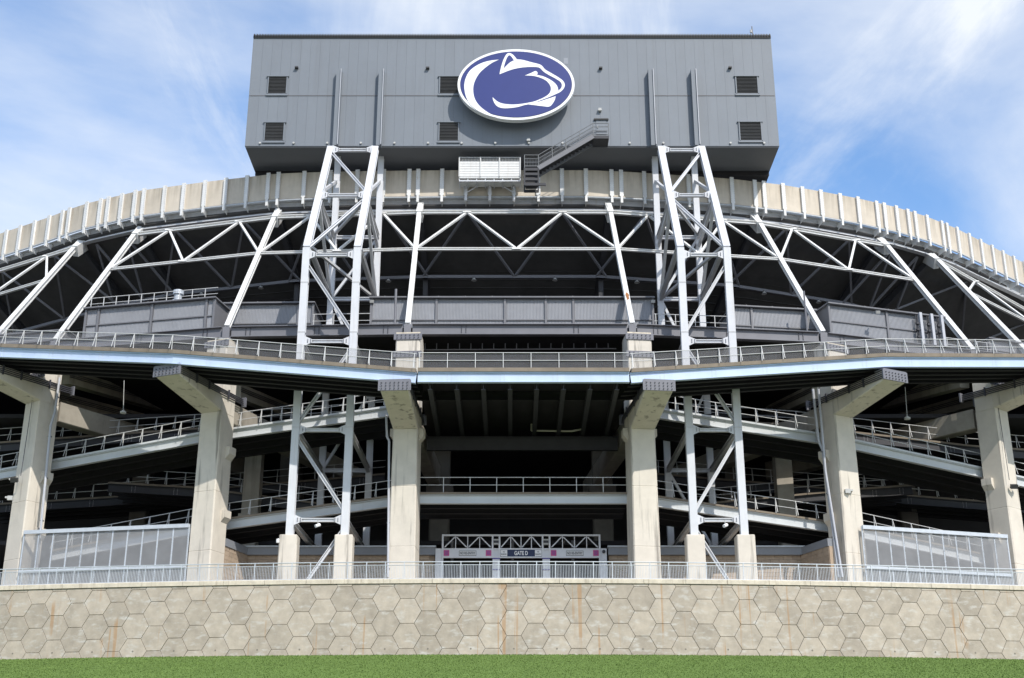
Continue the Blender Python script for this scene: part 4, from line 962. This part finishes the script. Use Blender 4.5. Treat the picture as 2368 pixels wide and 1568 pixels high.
for x0, x1, cxp in ((1025.5, 1137, 1081.5), (1273, 1385, 1329)):
    s_ = gbox(x0, x1, 1271.8, 1287.6, .08, 'sign_band', 'gate', yo=-.04)
    f = gbox(cxp - 20, cxp + 20, 1274.2, 1285.8, .05, 'notice_border', 'ink', yo=-.085, par=s_); gbox(cxp - 19.3, cxp + 19.3, 1275, 1285, .06, 'notice_board', 'fascia_pale', yo=-.09, par=s_)
    text('NO RE-ENTRY', cxp, 1280, 35.5, s_, 'ink', yo=-.125, hpx=5.8)
    for q0_, q1_ in ((x0 + .8, x0 + 13.5), (x1 - 13.5, x1 - .8)):
        pn = gbox(q0_, q1_, 1273, 1286, .06, 'pink_placard', 'pink', yo=-.1)
        for k, (dw, y) in enumerate(((4.4, 1275.5), (3.4, 1278.2), (4.4, 1280.6), (3.0, 1283.2))): gbox((q0_ + q1_) / 2 - dw, (q0_ + q1_) / 2 + dw, y, y + .8, .02, 'print_line', 'purple', yo=-.135, par=pn)
s_ = gbox(1157, 1253, 1271.8, 1287.6, .08, 'name_board', 'navy', yo=-.04); text('GATE D', 1205, 1279.7, 31, s_, 'sign_white', yo=-.1, bold=.03, hpx=9.8)
for x0, x1 in ((1157.6, 1173), (1237, 1252.4)):
    w_ = gbox(x0, x1, 1272.6, 1286.8, .05, 'notice_board', 'sign_white', yo=-.09, par=s_)
    text('NO', (x0 + x1) / 2, 1276.8, 4, s_, 'ink', yo=-.125, hpx=3); text('RE-ENTRY', (x0 + x1) / 2, 1282.4, 13, s_, 'ink', yo=-.125, hpx=3)
p = at(1396, 1276, YG - .1); MB().tube([p, p + Vector((0, -.12, 0))], .12, 12).build('round_lamp', 'ink', gt)
for x in (1045, 1185, 1325):
    p = at(x, 1300, 97); MB().tube([(p.x, 97, ZT), (p.x, 97, 20.05)], .12, 8).build('inner_post', 'dkgrey', label=['inner grey post behind the left gate bay', 'inner grey post behind the middle gate bay', 'inner grey post behind the right gate bay'][[1045, 1185, 1325].index(x)], cat='post', group='posts behind the gate')

# ================================================================== mesh screens at both sides
def screen(p0, p1, zt_, lab, n=11):
    p0 = Vector((p0.x, p0.y, 0)); p1 = Vector((p1.x, p1.y, 0)); d = (p1 - p0).normalized(); rz = math.atan2(d.y, d.x)
    t = thing('mesh_screen', lerp(p0, p1, .5) + up * ZT, lab, 'screen', 'galvanised mesh screens')
    zm = ZT + (zt_ - ZT) * .47
    for z, h in ((zt_ - .1, .26), (zm, .2), (ZT + .35, .1)): MB().beam(p0 + up * z, p1 + up * z, .14, h).build('rail', 'galv', t)
    for i in range(n + 1):
        p = lerp(p0, p1, i / n); MB().box(p + up * (ZT + zt_) / 2 + inward(p0, p1) * .09, (.1, .08, zt_ - ZT), rz).build('upright', 'galv', t)
    for i in range(n):
        a, c = lerp(p0, p1, i / n), lerp(p0, p1, (i + 1) / n)
        for z0, z1 in ((ZT + .4, zm - .1), (zm + .1, zt_ - .24)):
            k = inward(p0, p1) * .05; MB().add([a + k + up * z0, c + k + up * z0, c + k + up * z1, a + k + up * z1], [(0, 1, 2, 3)]).build('mesh_panel', 'mesh_screen', t)
screen(atz(56, 1228, 19.36), atz(437, 1212, 19.36), 19.36, 'galvanised mesh screen at the left end of the terrace')
screen(atz(1994, 1215.5, 19.38), atz(2329, 1237.5, 19.38), 19.38, 'galvanised mesh screen at the right end of the terrace')
for x, w, h, lab in ((222, 1.0, 1.0, 'small stack of blue plastic crates behind the left mesh screen'), (398, 1.6, 1.5, 'tall stack of blue plastic crates behind the left mesh screen')):
    p = at(x, 1335, 92.5); p.z = ZT + .02; t = thing('crate_stack', p, lab, 'crates')
    for k in range(int(h / .25)):
        b = MB()
        for sx in (-1, 1): b.box(p + Vector((sx * w / 2, 0, .12 + k * .25)), (.05, .7, .21))
        for sy in (-.35, .35):
            for z in (.05, .12, .19): b.box(p + Vector((0, sy, z + k * .25)), (w, .04, .045))
        b.box(p + Vector((0, 0, .03 + k * .25)), (w, .7, .03)); b.build('crate', 'crate', t)

# ================================================================== pipes, lamps, cables
def pipe_thing(pts, r, lab, m='pipe', clips=True):
    t = thing('drainpipe', pts[-1], lab, 'pipe'); MB().tube(pts, r, 8).build('pipe', m, t)
    for p, _ in along(pts, 3.1, 1.5): MB().box(p + Vector((0, .08, 0)), (r * 2.6, .22, .07)).build('clip', 'dkgrey', t)
pipe_thing([at(138, 874, 91.4), at(126, 955, 91.2), at(117, 985, 91), at(84, 1330, 90.6)], .09, 'grey drainpipe on the leftmost column')
pipe_thing([at(893, 960, 87), at(895, 1010, 87), at(900, 1020, 86.9), at(897, 1335, 86.4)], .08, 'thin grey drainpipe beside the column left of the gate')
pipe_thing([at(1880, 900, 89), at(1893, 1020, 89), at(1902, 1040, 89), at(1940, 1335, 88.2)], .09, 'left of two grey drainpipes at the column right of the right tower')
pipe_thing([at(1893, 900, 88.8), at(1909, 1090, 88.7), at(1948, 1335, 88)], .08, 'right of two grey drainpipes at the column right of the right tower')
cp = thing('cream_pipe', at(1290, 996, 92), 'cream pipe hanging in the dark middle bay', 'pipe')
MB().tube([at(1229, 980, 91.4), at(1229, 996, 91.4), at(1322, 997, 91.4), at(1348, 992, 91.4)], .07, 8).build('pipe', 'pipe_cream', cp)
for x, y, Y, lab, dk_ in ((33, 1110, 90.7, 'black floodlight on the leftmost column', 1), (2345, 1125, 92.4, 'black floodlight on the rightmost column', 1), (1960, 1136, 88.6, 'white box lamp on the column right of the right tower', 0), (24, 1152, 90.6, 'white box on the leftmost column', 0)):
    p = at(x, y, Y); t = thing('column_lamp', p, lab, 'lamp')
    MB().box(p + Vector((0, .0, 0)), (.5 if dk_ else .35, .25, .3), rot=Matrix.Rotation(R(30 if dk_ else 0), 3, 'X')).build('head', 'louver' if dk_ else 'lamp', t)
    MB().box(p + Vector((-.3 if x < 1000 else .3, .2, .08)), (.2, .35, .12)).build('arm', 'lamp', t)
for x, lab in ((735, 'white camera under the lowest strut of the left tower'), (1677, 'white camera under the lowest strut of the right tower')):
    p = at(x, 1214, YF - .1); t = thing('security_camera', p, lab, 'camera')
    MB().tube([p + up * .35, p], .03).build('stem', 'lamp', t); MB().tube([p + Vector((.12, .05, .02)), p + Vector((-.12, -.18, -.12))], .11, 10).build('housing', 'sign_white', t)
p = at(643, 1250, YF - .5); t = thing('dome_camera', p, 'white dome camera on a bent arm beside the left tower pedestal', 'camera')
MB().tube([p + Vector((.45, .3, .12)), p + Vector((.2, .1, .2)), p + Vector((0, 0, .1))], .035).build('arm', 'sign_white', t); MB().tube([p + up * .1, p - up * .15], .12, 12).build('dome', 'sign_white', t)
for x, y0, y1, lab in ((287, 880, 952, 'pendant lamp on a thin rod left of the second column'), (2093, 895, 966, 'pendant lamp on a thin rod right of the second column')):
    a, c = at(x, y0, 90), at(x - 2 if x < 1000 else x + 5, y1, 90); t = thing('pendant_lamp', c, lab, 'lamp'); MB().tube([a, c], .025).build('rod', 'lamp', t); MB().tube([c, c - up * .12], .22, 12).tube([c + up * .1, c], .1, 10).build('shade', 'lamp', t)
for (x0, y0, Y0, x1, y1, Y1, lab) in ((74, 930, 90.9, 48, 1100, 90.5, 'thin black cable down the leftmost column'), (2306, 925, 92.7, 2334, 1110, 92.3, 'thin black cable down the rightmost column')):
    MB().tube([at(x0, y0, Y0), at(x1, y1, Y1)], .025).build('cable', 'bolt', label=lab, cat='cable')
